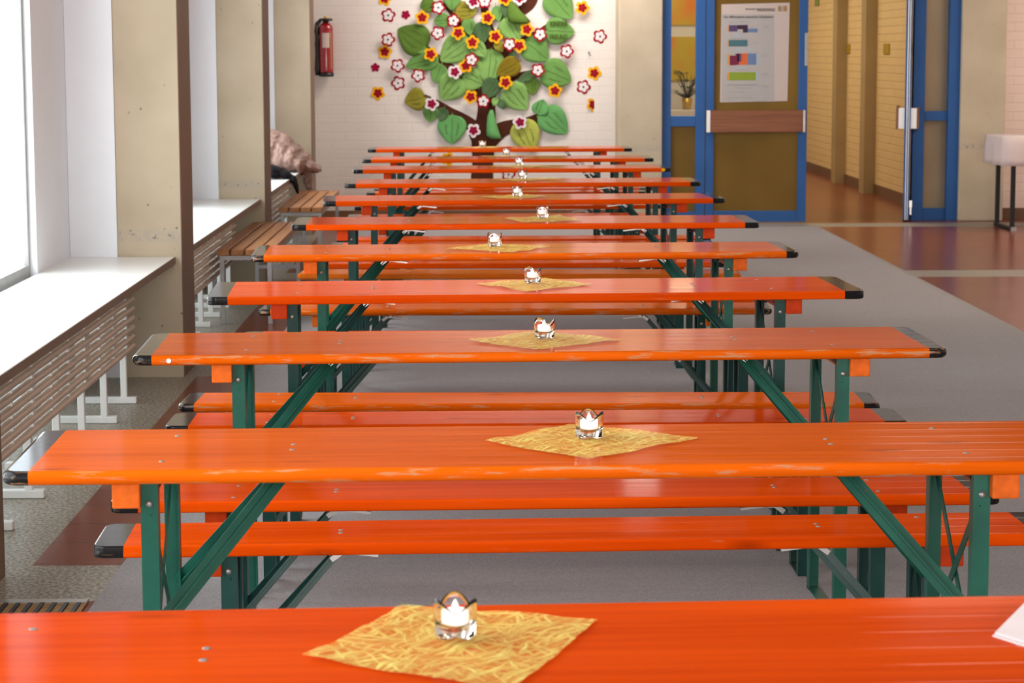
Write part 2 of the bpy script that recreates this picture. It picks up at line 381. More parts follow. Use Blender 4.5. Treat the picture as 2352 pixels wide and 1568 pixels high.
MAT['napkin'] = pmat('white_tissue', (0.86, 0.76, 0.78), 0.8, var=0.02)
MAT['plant'] = pmat('dark_leaf', (0.02, 0.035, 0.015), 0.6, var=0.3)

# ------------------------------------------------------------------ mesh helpers
class MB:
    def __init__(s): s.v = []; s.f = []; s.sm = []
    def add(s, vs, fs, smooth=False):
        o = len(s.v); s.v += [tuple(p) for p in vs]
        for f in fs: s.f.append(tuple(i+o for i in f)); s.sm.append(smooth)
        return s
    def box(s, x0, x1, y0, y1, z0, z1, M=None):
        vs = [Vector((x, y, z)) for z in (z0, z1) for y in (y0, y1) for x in (x0, x1)]
        if M is not None: vs = [M @ v for v in vs]
        return s.add(vs, [(0, 2, 3, 1), (4, 5, 7, 6), (0, 1, 5, 4), (2, 6, 7, 3), (0, 4, 6, 2), (1, 3, 7, 5)])
    def bar(s, a, b, wd, th, up=(0, 0, 1)):
        a, b = Vector(a), Vector(b); d = (b-a); L = d.length; d.normalize()
        side = d.cross(Vector(up))
        if side.length < 1e-5: side = d.cross(Vector((1, 0, 0)))
        side.normalize(); n = side.cross(d)
        vs = []
        for p in (a, b):
            for i, j in ((-1, -1), (1, -1), (1, 1), (-1, 1)): vs.append(p + side*(wd/2*i) + n*(th/2*j))
        return s.add(vs, [(0, 1, 2, 3), (7, 6, 5, 4), (0, 4, 5, 1), (1, 5, 6, 2), (2, 6, 7, 3), (3, 7, 4, 0)])
    def tube(s, pts, r, n=10, close=False):
        pts = [Vector(p) for p in pts]; rings = []
        for i, p in enumerate(pts):
            d = (pts[min(i+1, len(pts)-1)] - pts[max(i-1, 0)]).normalized()
            a = d.cross(Vector((0, 0, 1)))
            if a.length < 1e-3: a = d.cross(Vector((1, 0, 0)))
            a.normalize(); c = a.cross(d)
            rr = r[i] if isinstance(r, (list, tuple)) else r
            rings.append([p + (a*math.cos(2*PI*k/n) + c*math.sin(2*PI*k/n))*rr for k in range(n)])
        vs = [v for ring in rings for v in ring]; fs = []
        for i in range(len(pts)-1):
            for k in range(n): fs.append((i*n+k, i*n+(k+1) % n, (i+1)*n+(k+1) % n, (i+1)*n+k))
        fs.append(tuple(range(n))[::-1]); fs.append(tuple((len(pts)-1)*n+k for k in range(n)))
        return s.add(vs, fs, True)
    def lathe(s, prof, n=24, c=(0, 0, 0)):
        vs = []; fs = []
        for (r, z) in prof:
            for k in range(n): vs.append((c[0]+r*math.cos(2*PI*k/n), c[1]+r*math.sin(2*PI*k/n), c[2]+z))
        for i in range(len(prof)-1):
            for k in range(n): fs.append((i*n+k, i*n+(k+1) % n, (i+1)*n+(k+1) % n, (i+1)*n+k))
        if prof[0][0] > 1e-6: fs.append(tuple(range(n))[::-1])
        if prof[-1][0] > 1e-6: fs.append(tuple((len(prof)-1)*n+k for k in range(n)))
        return s.add(vs, fs, True)
    def prism(s, poly, y0, y1):
        """poly in (x, z), extruded along y"""
        n = len(poly)
        vs = [(x, y0, z) for x, z in poly] + [(x, y1, z) for x, z in poly]
        fs = [tuple(range(n)), tuple(range(2*n-1, n-1, -1))] + [(i, i+n, (i+1) % n+n, (i+1) % n) for i in range(n)]
        return s.add(vs, fs)
    def mesh(s, name, mats):
        me = bpy.data.meshes.new(name); me.from_pydata(s.v, [], s.f); me.update()
        me.polygons.foreach_set('use_smooth', s.sm)
        bm = bmesh.new(); bm.from_mesh(me); bmesh.ops.recalc_face_normals(bm, faces=bm.faces); bm.to_mesh(me); bm.free()
        for m in (mats if isinstance(mats, (list, tuple)) else [mats]): me.materials.append(m)
        return me
    def build(s, name, mats, parent=None, bevel=0.0, seg=2, loc=None):
        o = bpy.data.objects.new(name, s.mesh(name, mats)); COL.objects.link(o)
        if parent is not None: o.parent = parent
        if loc is not None: o.location = loc
        if bevel:
            b = o.modifiers.new('bevel', 'BEVEL'); b.width = bevel; b.segments = seg; b.limit_method = 'ANGLE'; b.angle_limit = 0.7
            b.harden_normals = False
        return o

def tag(o, label, cat, group=None, kind=None):
    o['label'] = label; o['category'] = cat
    if group: o['group'] = group
    if kind: o['kind'] = kind
    return o
def struct(o):
    o['kind'] = 'structure'; return o
def empty(name, loc=(0, 0, 0), rz=0.0):
    o = bpy.data.objects.new(name, None); COL.objects.link(o); o.location = loc; o.rotation_euler = (0, 0, rz)
    o.empty_display_size = 0.1
    return o
KIDS = {}
def kids(o): return [c for c in bpy.data.objects if c.parent == o]
def copy_tree(o, parent=None):
    c = o.copy(); COL.objects.link(c); c.parent = parent
    for ch in kids(o): copy_tree(ch, c)
    return c
def plank(L, Wd, T, rc, re, seg=5):
    """board lying in xy, top at z=0, plan corners rounded rc, long edges rounded re"""
    def ring(ins, z):
        pts = []
        hx, hy = L/2-ins, Wd/2-ins; r = max(rc-ins, 0.002)
        for cx, cy, a0 in ((hx-r, hy-r, 0), (-hx+r, hy-r, PI/2), (-hx+r, -hy+r, PI), (hx-r, -hy+r, 1.5*PI)):
            for k in range(seg+1):
                a = a0 + PI/2*k/seg; pts.append((cx+r*math.cos(a), cy+r*math.sin(a), z))
        return pts
    rings = []
    m = 4
    for k in range(m+1):
        a = PI/2*k/m; rings.append(ring(re*(1-math.sin(a)), -re*(1-math.cos(a))))
    for k in range(m+1):
        a = PI/2*k/m; rings.append(ring(re*(1-math.cos(a)), -T+re*(1-math.sin(a))))
    b = MB(); n = len(rings[0])
    vs = [v for r in rings for v in r]; fs = []
    for i in range(len(rings)-1):
        for k in range(n): fs.append((i*n+k, (i+1)*n+k, (i+1)*n+(k+1) % n, i*n+(k+1) % n))
    b.add(vs, fs, True)
    b.add(rings[0], [tuple(range(n))]); b.add(rings[-1], [tuple(range(n))[::-1]])
    return b

# ------------------------------------------------------------------ the setting
GROUND = 0.006           # top of the carpet
PIL = (6.29, 10.97, 15.30, 19.63)   # front faces of the window pillars
XW, XS, XP0, XP1 = -1.98, -1.47, -1.75, -1.44   # window plane, sill front, pillar sides
SZ = 0.59
MB().box(-2.4, 8.0, -3.7, 33.0, -0.2, 0.0).build('floor', MAT['floor'])['kind'] = 'structure'
MB().box(-2.4, 8.0, -3.7, 33.0, 3.2, 3.35).build('ceiling', MAT['ceiling'])['kind'] = 'structure'

# left wall: apron under the windows, head above, closed strips beside each pillar
b = MB()
b.box(XW-0.2, XW, -3.5, 21.4, 0, 0.07); b.box(XW-0.2, XW, -3.5, 2.4, 0.07, SZ-0.03); b.box(XW-0.2, XW, -3.5, 21.4, 3.0, 3.2); b.box(XW-0.2, XW, -3.5, 2.4, SZ-0.03, 3.0)
for d in PIL: b.box(XW-0.2, XW, d-0.83, d+0.45, 0.07, 3.0)
b.box(XW-0.2, XW, 20.08, 21.4, 0.07, 3.0)
struct(b.build('wall_left', MAT['white_paint']))
for i, d in enumerate(PIL):
    p = MB().box(XP0, XP1-0.004, d, d+0.45, 0, 3.2).build('pillar', MAT['concrete'])
    struct(p)
    MB().box(XP1-0.004, XP1, d+0.001, d+0.449, 0.001, 3.199).build('shaded_side', MAT['corner'], p)  # thin skin coloured as shade; the pillar itself is all concrete
    t = MB().box(XW+0.001, XP0-0.001, d-0.012, d+0.40, 0, 3.2).build('trim_%d' % (i+1), MAT['white_paint']); struct(t)
nw = 0
PLX = (1.95,)+PIL
for k in range(4):
    y0, y1 = PLX[k]+0.45, PLX[k+1]-0.83
    nw += 1
    fr = MB()
    fr.box(XW-0.07, XW-0.03, y0, y0+0.05, 0.07, 3.0); fr.box(XW-0.055, XW-0.03, y1-0.03, y1, 0.07, 3.0)
    fr.box(XW-0.07, XW-0.03, y0+0.05, y1-0.03, SZ-0.03, SZ+0.04); fr.box(XW-0.07, XW-0.03, y0+0.05, y1-0.03, 2.95, 3.0)
    f = fr.build('window_%d' % nw, MAT['grey_frame'], bevel=0.004); struct(f)
    MB().box(XW-0.065, XW-0.059, y0+0.05, y1-0.03, SZ+0.04, 2.95).build('pane', MAT['glass'], f)
    MB().box(XW-0.065, XW-0.059, y0+0.05, y1-0.03, 0.07, SZ-0.03).build('lower_pane', MAT['glass_low'], f)
    for q in (0.34, 0.76):
        ym = y0+(y1-y0)*q
        MB().box(XW-0.058, XW-0.042, ym-0.02, ym+0.02, SZ+0.04, 2.95).build('mullion', MAT['dark_frame'], f)
    # sill board
    ys0, ys1 = PLX[k]+0.45, PLX[k+1]
    s = MB().box(XW, XS-0.004, ys0+0.002, ys1-0.014, SZ-0.028, SZ).build('window_sill', MAT['sill'])
    MB().box(XS-0.004, XS, ys0+0.002, ys1-0.014, SZ-0.034, SZ-0.001).build('shaded_edge', MAT['sill_edge'], s)  # front edge coloured as if shaded; the board itself is white
    for q in (0.25, 0.6, 0.93):
        yb = ys0+(ys1-ys0)*q
        MB().prism([(XS-0.05, SZ-0.03), (XS-0.05, SZ-0.07), (XW+0.02, SZ-0.16), (XW+0.02, SZ-0.03)], yb, yb+0.02).build('bracket', MAT['white_metal'], s)
    struct(s)

# back wall with the tree, pier, doorway wall, right pier, right wall
YT = 21.2
YD = 20.72      # face of the door frame
YR = 21.0       # face of the right-hand sidelight
X_ = lambda px, Y: on_y(px, 250, Y).x
xa = X_(1421, 20.7)          # pier left side
xb = X_(1520, YD)
struct(MB().box(-2.2, xa+0.05, YT, YT+0.25, 0, 3.2).build('wall_back', MAT['brick_white']))
struct(MB().box(-1.9, xa-0.001, YT-0.018, YT-0.001, 0, 0.10).build('baseboard_back', MAT['base']))
struct(MB().box(xa, xb, 20.66, 21.3, 0, 3.2).build('pillar', MAT['concrete'], bevel=0.01))
struct(MB().box(xb, X_(2203, YR), 20.70, 21.15, 2.45, 3.2).build('wall_back', MAT['plaster']))
xr0, xr1 = X_(2202, YR), X_(2304, YR)
struct(MB().box(xr0, xr1, 20.92, 21.4, 0, 3.2).build('pillar', MAT['concrete'], bevel=0.01))
struct(MB().box(xr1, 8.0, 21.22, 21.5, 0, 3.2).build('wall_right', MAT['brick_pink']))
struct(MB().box(xr1+0.03, 8.0, 21.20, 21.219, 0, 0.10).build('baseboard_right', MAT['base']))
struct(MB().box(7.8, 8.0, -3.5, 21.2, 0, 3.2).build('wall_side', MAT['plaster']))
struct(MB().box(-2.2, 8.0, -3.7, -3.5, 0, 3.2).build('wall_front', MAT['plaster']))
struct(MB().box(-2.2, xa, 19.72, 19.77, 2.72, 3.2).build('trim_5', MAT['plaster']))  # added beam that keeps the wall light out of the table reflections
# corridor beyond the doors
XC = 4.38
struct(MB().box(XC, XC+0.2, 21.4, 31.0, 0, 3.2).build('wall_corridor', MAT['brick_yellow']))
struct(MB().box(-0.6, XC+0.2, 31.0, 31.2, 0, 3.2).build('wall_corridor', MAT['plaster']))
struct(MB().box(-0.8, -0.6, 21.5, 31.0, 0, 3.2).build('wall_corridor', MAT['plaster']))
for k, (ya, yb_) in enumerate(((21.45, 24.98), (25.32, 27.0), (27.34, 30.98))):
    struct(MB().box(XC-0.018, XC-0.001, ya, yb_, 0, 0.11).build('baseboard_corridor', MAT['base']))
for y in (25.0, 27.02):
    struct(MB().box(XC-0.125, XC-0.002, y, y+0.30, 0, 3.2).build('pillar', MAT['ochre']))  # weaker light on these faces is painted in

# ---- doors (blue steel frames)
def P(px, py, Y): return on_y(px, py, Y)
def zy(py, Y, px=1700): return on_y(px, py, Y).z
def rect_px(b, x0, x1, zlo, zhi, Y0, Y1, Y):
    b.box(X_(x0, Y), X_(x1, Y), Y0, Y1, zlo, zhi)
ztop = 2.42
fr = MB()
z1, z2 = zy(290, YD), zy(266, YD)
rect_px(fr, 1520.5, 1541, 0, ztop, YD, YD+0.09, YD); rect_px(fr, 1598, 1619.5, 0, ztop, YD, YD+0.09, YD)
rect_px(fr, 1541, 1598, 0.0, 0.11, YD, YD+0.09, YD); rect_px(fr, 1541, 1598, z1, z2, YD, YD+0.09, YD)
rect_px(fr, 1541, 1598, ztop-0.09, ztop, YD, YD+0.09, YD)
dfr = fr.build('door_frame', MAT['blue'], bevel=0.004); struct(dfr)
g = MB(); rect_px(g, 1541, 1598, 0.11, z1, YD+0.04, YD+0.05, YD); g.build('lower_pane', MAT['amber'], dfr)
g = MB(); rect_px(g, 1541, 1598, z2, ztop-0.09, YD+0.04, YD+0.05, YD); g.build('upper_pane', MAT['glass'], dfr)
fr = MB()
rect_px(fr, 1621, 1640, 0.012, ztop-0.06, YD+0.005, YD+0.06, YD); rect_px(fr, 1834, 1854, 0.012, ztop-0.06, YD+0.005, YD+0.06, YD)
rect_px(fr, 1640, 1834, 0.012, 0.115, YD+0.005, YD+0.06, YD); rect_px(fr, 1640, 1834, ztop-0.18, ztop-0.06, YD+0.005, YD+0.06, YD)
d1 = fr.build('door_1', MAT['blue'], bevel=0.003); struct(d1)
g = MB(); rect_px(g, 1640, 1834, 0.115, ztop-0.18, YD+0.028, YD+0.038, YD); g.build('pane', MAT['amber'], d1)
zb0, zb1 = zy(303, YD), zy(253, YD)
g = MB(); rect_px(g, 1630, 1843, zb0, zb1, YD-0.055, YD-0.03, YD); pb = g.build('push_board', MAT['push_wood'], d1, bevel=0.003)
for q0, q1 in ((1621.5, 1630), (1843, 1848)):
    g = MB(); rect_px(g, q0, q1, zb0, zb1, YD-0.058, YD+0.006, YD); g.build('end_bracket', MAT['steel'], pb)
g = MB()
rect_px(g, 1846.5, 1854, zy(152, YD), zy(76, YD), YD-0.006, YD+0.006, YD); g.box(X_(1847, YD), X_(1853.5, YD), YD-0.02, YD-0.005, zy(118, YD), zy(106, YD))
g.build('lock_plate', MAT['bolt'], d1, bevel=0.002)

# right sidelight frame
fr = MB()
z3, z4 = zy(277, YR, 2150), zy(255, YR, 2150)
rect_px(fr, 2097, 2124, 0, ztop, YR, YR+0.09, YR); rect_px(fr, 2176, 2203, 0, ztop, YR-0.03, YR+0.09, YR)
rect_px(fr, 2124, 2176, 0, 0.115, YR, YR+0.09, YR); rect_px(fr, 2124, 2176, z3, z4, YR, YR+0.09, YR); rect_px(fr, 2124, 2176, ztop-0.09, ztop, YR, YR+0.09, YR)
rect_px(fr, 1854, 2097, ztop-0.05, ztop+0.03, 20.74, 20.85, YR)
dfr2 = fr.build('door_frame', MAT['blue'], bevel=0.004); struct(dfr2)
for n_, za, zb_ in (('lower_pane', 0.115, z3), ('upper_pane', z4, ztop-0.09)):
    g = MB(); rect_px(g, 2124, 2176, za, zb_, YR+0.04, YR+0.05, YR); g.build(n_, MAT['pale_rib'], dfr2)
# open leaf, swung into the corridor and seen on its edge
hinge = P(2084, 300, 20.86)
ang = math.atan2(hinge.x, hinge.y)
d2 = empty('door_2', (hinge.x, hinge.y, 0.015), -ang); struct(d2)
b = MB()
b.box(-0.028, 0.028, 0, 0.09, 0, ztop-0.08); b.box(-0.028, 0.028, 0.83, 0.92, 0, ztop-0.08); b.box(-0.028, 0.028, 0.09, 0.83, 0, 0.11); b.box(-0.028, 0.028, 0.09, 0.83, ztop-0.2, ztop-0.08)
b.build('leaf_frame', MAT['blue'], d2, bevel=0.003)
MB().box(-0.006, 0.006, 0.09, 0.83, 0.11, ztop-0.2).build('pane', MAT['amber'], d2)
b = MB(); b.box(-0.009, -0.004, -0.006, 0.0, 0.0, ztop-0.08); b.box(0.010, 0.014, -0.006, 0.0, 0.0, ztop-0.08); b.build('edge_profile', MAT['steel'], d2)
for sx in (-1, 1):
    xx = sorted((sx*0.075, sx*0.105))
    pb2 = MB().box(xx[0], xx[1], 0.03, 0.9, zb0-0.0, zb1).build('push_board', MAT['push_wood'], d2, bevel=0.003)
    xx = sorted((sx*0.028, sx*0.082))
    MB().box(xx[0], xx[1], 0.012, 0.03, zb0+0.005, zb1-0.005).build('end_bracket', MAT['white_metal'], pb2)
b = MB(); b.box(0.03, 0.055, 0.0, 0.04, 0.12, 0.18); b.box(0.036, 0.05, 0.0, 0.04, 0.05, 0.12); b.build('door_stop', MAT['steel'], d2)

# corridor furnishings
for k, (px, py, n_, lab, col_) in enumerate(((1946, 112, 'sign_plate', 'small yellow sign plate on the corridor wall between its two pillars', 'sign_y'),
                                      (2035.5, 112, 'sign_plate', 'small yellow sign plate just right of the nearer corridor pillar', 'sign_y'),
                                      (2096.5, 111, 'sign_plate', 'small yellow sign plate seen between open door edge and sidelight', 'sign_y'),
                                      (1876, 4, 'sign_plate', 'green sign plate high on the corridor wall right of the poster door', 'sign_g'))):
    d = ray(px, py); t = (XC-0.01)/d.x; q = Vector((0, 0, EYE))+d*t
    sgn = MB().box(XC-0.012, XC-0.002, q.y-0.17, q.y+0.17, q.z-0.055, q.z+0.055).build(n_, MAT[col_])
    tag(sgn, lab, 'sign', 'corridor sign plates')
def painting(name, px0, px1, py0, py1, Y, seed, lab):
    m = bpy.data.materials.new(name+'_paint')
    nt, ns, ln, bs = nodes_of(m)
    nz = noise_n(nt, mapping(nt, obj_coord(nt), (1.6, 1, 1.6)), 1.5, 2.0)
    ln.new(ramp_n(nt, nz, 0.38, 0.62, (0.80, 0.24, 0.01), (0.62, 0.46, 0.02)), bs.inputs['Base Color'])
    a = P(px0, py1, Y); c = P(px1, py0, Y)
    o = MB().box(a.x, c.x, Y-0.02, Y-0.001, a.z, c.z).build(name, m)
    tag(o, lab, 'painting')
painting('wall_painting', 1500, 1660, -40, 58, 31.0, 1, 'abstract orange and yellow painting at the top of the narrow door pane')
painting('wall_painting', 1500, 1660, 84, 186, 31.0, 2, 'abstract yellow green painting behind the plant seen through narrow pane')
sb = MB(); a = P(1500, 262, 30.2)
sbo = sb.box(a.x, a.x+0.95, 30.0, 30.4, 0, 0.80).build('sideboard', MAT['plaster'], bevel=0.01)
tag(sbo, 'cream sideboard at the corridor end behind the narrow door pane', 'cabinet')
pt = P(1578, 225, 30.2); pl = empty('potted_plant', (pt.x, 30.2, 0.801)); tag(pl, 'dark leafy potted plant on the cream corridor sideboard', 'plant')
MB().lathe([(0.05, 0.0), (0.075, 0.15), (0.065, 0.15), (0.06, 0.14)], 16).build('pot', MAT['brass'], pl)
b = MB()
for k in range(46):
    a0 = random.uniform(0, 2*PI); r0 = random.uniform(0.05, 0.2); z0 = random.uniform(0.2, 0.5)
    c = Vector((r0*math.cos(a0), r0*math.sin(a0)*0.7, z0)); t = Vector((math.cos(a0), math.sin(a0), random.uniform(-.3, .6)))*0.11; sd = Vector((-math.sin(a0), math.cos(a0), 0))*0.035
    b.add([c, c+t*0.5+sd, c+t, c+t*0.5-sd], [(0, 1, 2, 3)]); b.tube([(0, 0, 0.13), c], 0.004, 5)
b.build('foliage', MAT['plant'], pl)

# ---- carpet, entrance grating
b = MB(); nx, ny = 30, 140
x0, x1, y0, y1 = -1.11, 3.02, 1.5, 20.27
vs = []
for j in range(ny+1):
    for i in range(nx+1):
        x = x0+(x1-x0)*i/nx; y = y0+(y1-y0)*j/ny
        e = 0 if i in (0, nx) else 1
        vs.append((x+(0.004*math.sin(y*1.1)+0.002*math.sin(y*3.7) if not e else 0), y, GROUND))
fs = [(j*(nx+1)+i, j*(nx+1)+i+1, (j+1)*(nx+1)+i+1, (j+1)*(nx+1)+i) for j in range(ny) for i in range(nx)]
b.add(vs, fs)
cp = b.build('carpet', MAT['carpet']); MB().box(x1-0.002, x1+0.035, y0, y1, 0.0005, 0.004).build('edge_binding', MAT['binding'], cp); sol = cp.modifiers.new('thick', 'SOLIDIFY'); sol.thickness = 0.005; sol.offset = -1
tag(cp, 'long grey felt carpet lying under all the orange tables', 'carpet')
gr = empty('floor_grating', (0, 0, 0)); tag(gr, 'entrance mat of ochre coir strips in a metal frame, left of carpet', 'doormat')
MB().box(-1.97, -1.13, 5.2, 6.36, 0.001, 0.006).build('coir', MAT['mat_coir'], gr)
MB().box(-1.97, -1.13, 6.36, 6.40, 0.001, 0.010).build('frame', MAT['steel'], gr)
b = MB()
for k in range(24): b.box(-1.95+k*0.0345, -1.938+k*0.0345, 5.2, 6.35, 0.006, 0.012)
b.build('bars', MAT['rubber'], gr)

# ------------------------------------------------------------------ radiators under the sills
def radiator(y0, y1, label):
    r = empty('radiator', (-1.60, (y0+y1)/2, 0)); tag(r, label, 'radiator', 'tube radiators under the window sills')
    L = (y1-y0)/2
    for k in range(7):
        z = 0.258+k*0.0425
        b = MB()
        pr = [(0.014*math.cos(a)*1.3, 0.0148*math.sin(a)) for a in [2*PI*q/12 for q in range(12)]]
        n = len(pr); vs = [(0.03+x, -L, z+zz) for x, zz in pr]+[(0.03+x, L, z+zz) for x, zz in pr]
        b.add(vs, [tuple(range(n)), tuple(range(2*n-1, n-1, -1))]); b.add(vs, [(i, i+n, (i+1) % n+n, (i+1) % n) for i in range(n)], True)
        b.build('tube', MAT['radiator'], r)
    ns = 6
    for k in range(ns):
        y = L-0.03-k*(2*L-0.1)/(ns-0.0)
        if y < -L: break
        st = MB().box(-0.02, 0.008, y-0.014, y+0.014, 0.03, 0.53).build('stand', MAT['white_metal'], r, bevel=0.003)
        MB().box(-0.20, 0.05, y-0.02, y+0.02, 0.001, 0.03).build('foot', MAT['white_metal'], st, bevel=0.003)
    for k in range(9):
        y = L-0.18-k*(2*L-0.2)/9
        MB().box(-0.005, 0.036, y-(0.006 if k % 2 else 0.013), y+(0.006 if k % 2 else 0.013), 0.25, 0.52).build('spacer', MAT['white_metal'], r)
    return r
RADL = ('long beige tube radiator under the nearest window sill', 'beige tube radiator behind the nearer slatted bench', 'beige tube radiator under the sill with the coats')
for k in range(3): radiator(PIL[k]+0.5, PIL[k+1]-0.80, RADL[k])

# ------------------------------------------------------------------ slatted wooden benches by the windows
def slat_bench(y0, y1, xl, label):
    o = empty('slatted_bench', (xl+0.165, (y0+y1)/2, 0)); tag(o, label, 'bench', 'slatted benches by the windows')
    L = (y1-y0)/2
    for k in range(4):
        x = -0.165+k*0.0835
        MB().box(x, x+0.071, -L, L, 0.402, 0.44).build('slat', MAT['slat'], o, bevel=0.005)
    for s in (-1, 1):
        yy = s*(L-0.03)
        fr = MB()
        fr.box(-0.15, 0.15, yy-0.0125, yy+0.0125, 0.375, 0.4)
        fr.build('cross_rail', MAT['bench_frame'], o)
        for sx in (-1, 1):
            MB().box(sx*0.1375-0.0125, sx*0.1375+0.0125, yy-0.0125, yy+0.0125, 0.001, 0.375).build('leg', MAT['bench_frame'], o)
    MB().box(-0.125, 0.125, L-0.042, L-0.018, 0.13, 0.155).build('stretcher', MAT['bench_frame'], o)
    MB().box(-0.125, 0.125, -L+0.018, -L+0.042, 0.13, 0.155).build('stretcher', MAT['bench_frame'], o) if False else None
    for sx in (-1, 1):
        MB().box(sx*0.1375-0.012, sx*0.1375+0.012, -L+0.0425, L-0.0425, 0.376, 0.4).build('side_rail', MAT['bench_frame'], o)
    return o
slat_bench(13.1, 15.22, -1.52, 'wooden slatted bench nearest the camera, beside the second radiator')
slat_bench(16.66, 18.75, -1.475, 'wooden slatted bench below the coats, near the back wall')

# ------------------------------------------------------------------ beer tables and benches
def make_set(kind, top_mat, bat_mat):
    table = kind == 'table'
    Wd = 0.50 if table else 0.25
    H = 0.765 if table else 0.475
    T = 0.028
    GRN = MAT['green'] if top_mat is MAT['orange'] and table else MAT['green_dark']
    root = empty('beer_table' if table else 'beer_bench')
    sq = top_mat is MAT['red']
    plank(2.2, Wd, T, 0.035 if table else 0.03, 0.005 if sq else 0.012).build('tabletop' if table else 'seat', top_mat, root, loc=(0, 0, H))
    zt = H-T
    xl, xa_ = (0.82, 0.56) if table else (0.80, 0.55)
    yl = 0.205 if table else 0.09
    lw = 0.034 if table else 0.036
    for s in (-1, 1):
        MB().box(s*(xl+0.042)-0.027, s*(xl+0.042)+0.027, -Wd/2+0.02, Wd/2-0.02, zt-0.05, zt).build('batten', bat_mat, root, bevel=0.003)
        MB().box(s*xl-lw/2, s*xl+lw/2, -yl+0.02, yl-0.02, zt-0.02, zt-0.002).build('hinge_bar', MAT['rubber'], root)
        for sy in (-1, 1):
            b = MB()
            yo = sy*yl
            b.box(s*xl-lw/2, s*xl+lw/2, yo-0.002 if sy < 0 else yo-0.002, yo+0.002, 0, zt-0.003)      # face of the angle iron
            xi = s*xl-s*lw/2
            b.box(min(xi, xi+s*0.004), max(xi, xi+s*0.004), yo-(0.03 if sy > 0 else -0.002), yo+(0.03 if sy < 0 else -0.002), 0, zt-0.003)
            lg = b.build('leg', GRN, root)
            b = MB()
            for zz in ((zt-0.045,) if table else (zt-0.04,)):
                M = Matrix.Translation((s*xl, yo-0.002, zz)) @ Matrix.Rotation(PI/2, 4, 'X')
                c = MB().lathe([(0.0, 0.006), (0.005, 0.005), (0.0075, 0.002), (0.0075, 0.0)], 12)
                b.add([M @ Vector(v) for v in c.v], c.f, True)
            b.build('bolt', MAT['bolt'], lg)
        MB().box(s*xl-lw/2, s*xl+lw/2, -yl+0.003, yl-0.003, 0.0, 0.004).build('foot_bar', GRN, root)
        # crossed flat braces in the leg frame
        zhi, zlo = (zt-0.06, 0.30) if table else (zt-0.05, 0.10)
        b = MB()
        b.bar((s*xl-s*0.004, -yl+0.004, zhi), (s*xl-s*0.004, yl-0.004, zlo), 0.022, 0.003, (1, 0, 0))
        b.bar((s*xl+s*0.001, yl-0.004, zhi), (s*xl+s*0.001, -yl+0.004, zlo), 0.022, 0.003, (1, 0, 0))
        b.build('cross_brace', GRN, root)
        # folding strut: two arms from the middle of the board to the two legs
        zs = 0.44 if table else 0.17
        b = MB(); wdt = (0.021 if sq else 0.034) if table else 0.016
        for sy in (-1, 1):
            b.bar((s*xa_, sy*0.02, zt-0.008), (s*(xl-0.012), sy*(yl-0.008), zs), wdt, 0.004, (0, 1, 0.0))
            b.bar((s*xa_, sy*0.02, zt-0.008), (s*(xl-0.012), sy*(yl-0.008), zs), 0.004, wdt*0.7, (0, 1, 0.0))
        b.build('strut', GRN, root)
        b = MB()
        b.box(s*xa_-0.03, s*xa_+0.03, -0.045, 0.045, zt-0.008, zt-0.001)
        b.bar((s*xa_-s*0.01, 0.0, zt-0.018), (s*xa_-s*0.085, 0.0, zt-0.027), 0.026, 0.006)
        b.box(s*xa_-0.018, s*xa_+0.018, -0.02, 0.02, zt-0.022, zt-0.008)
        b.bar((s*xa_+s*0.022, -0.024, zt-0.030), (s*xa_-s*0.0, -0.024, zt-0.014), 0.026, 0.012)
        b.build('latch', MAT['steel'], root)
    # bolt heads let into the top
    b = MB()
    for s in (-1, 1):
        for (x, y) in ((s*0.55, Wd*0.06), (s*0.55, -Wd*0.06), (s*0.80, Wd*0.3), (s*0.80, -Wd*0.3)):
            b.lathe([(0.0, 0.0012), (0.0055, 0.0012), (0.0065, 0.0)], 10, (x, y, H))
    b.build('bolt', MAT['bolt'], root)
    return root
PROTO = {}
def place(kind, col, cx, yc, rz, label, group):
    key = (kind, col)
    mats = {'o': ('orange', 'batten_o'), 'r': ('red', 'batten_r'), 'p': ('plain', 'batten_o')}[col]
    if key not in PROTO:
        o = make_set(kind, MAT[mats[0]], MAT[mats[1]]); PROTO[key] = o
    else: o = copy_tree(PROTO[key])
    o.location = (cx, yc, GROUND); o.rotation_euler = (0, 0, rz)
    tag(o, label, 'table' if kind == 'table' else 'bench', group)
    return o
TG, BG = 'orange beer tables set out in one row', 'orange beer benches beside the tables'
TOP = GROUND+0.765
# measured front corners of each top (left x, y, right x, y): nearest is handled apart
TBL = [('r', (838, 343, 1459, 340.4), 'farthest beer table, closest to the brick wall with the tree'),
       ('r', (826.7, 366.3, 1506.6, 363.2), 'second beer table from the back wall, its top seen edge on'),
       ('r', (802.4, 389.7, 1550.9, 385.5), 'third beer table from the back wall, yellow mark on its right end'),
       ('r', (782.4, 422.3, 1619.7, 417.3), 'fourth beer table from the back wall'),
       ('r', (733.2, 462.5, 1675, 455.2), 'red orange beer table in the middle of the row, fifth from the back wall'),
       ('r', (660.6, 516.4, 1753.6, 510.5), 'red orange beer table sixth from the back, olive left end by the slatted bench'),
       ('o', (565.7, 587, 1845.8, 577.4), 'pale orange beer table with a rounded edge, fifth from the camera'),
       ('r', (470, 682.3, 1991.9, 667.6), 'deep red orange beer table with scuffed left front edge, fourth from the camera'),
       ('o', (294.6, 817.4, 2186.4, 799.5), 'orange beer table with white dot sticker at its left end, third from the camera'),
       ('o', (-2, 1085, None, None), 'worn orange beer table with chipped rounded front edge, second from the camera')]
TABLES = []
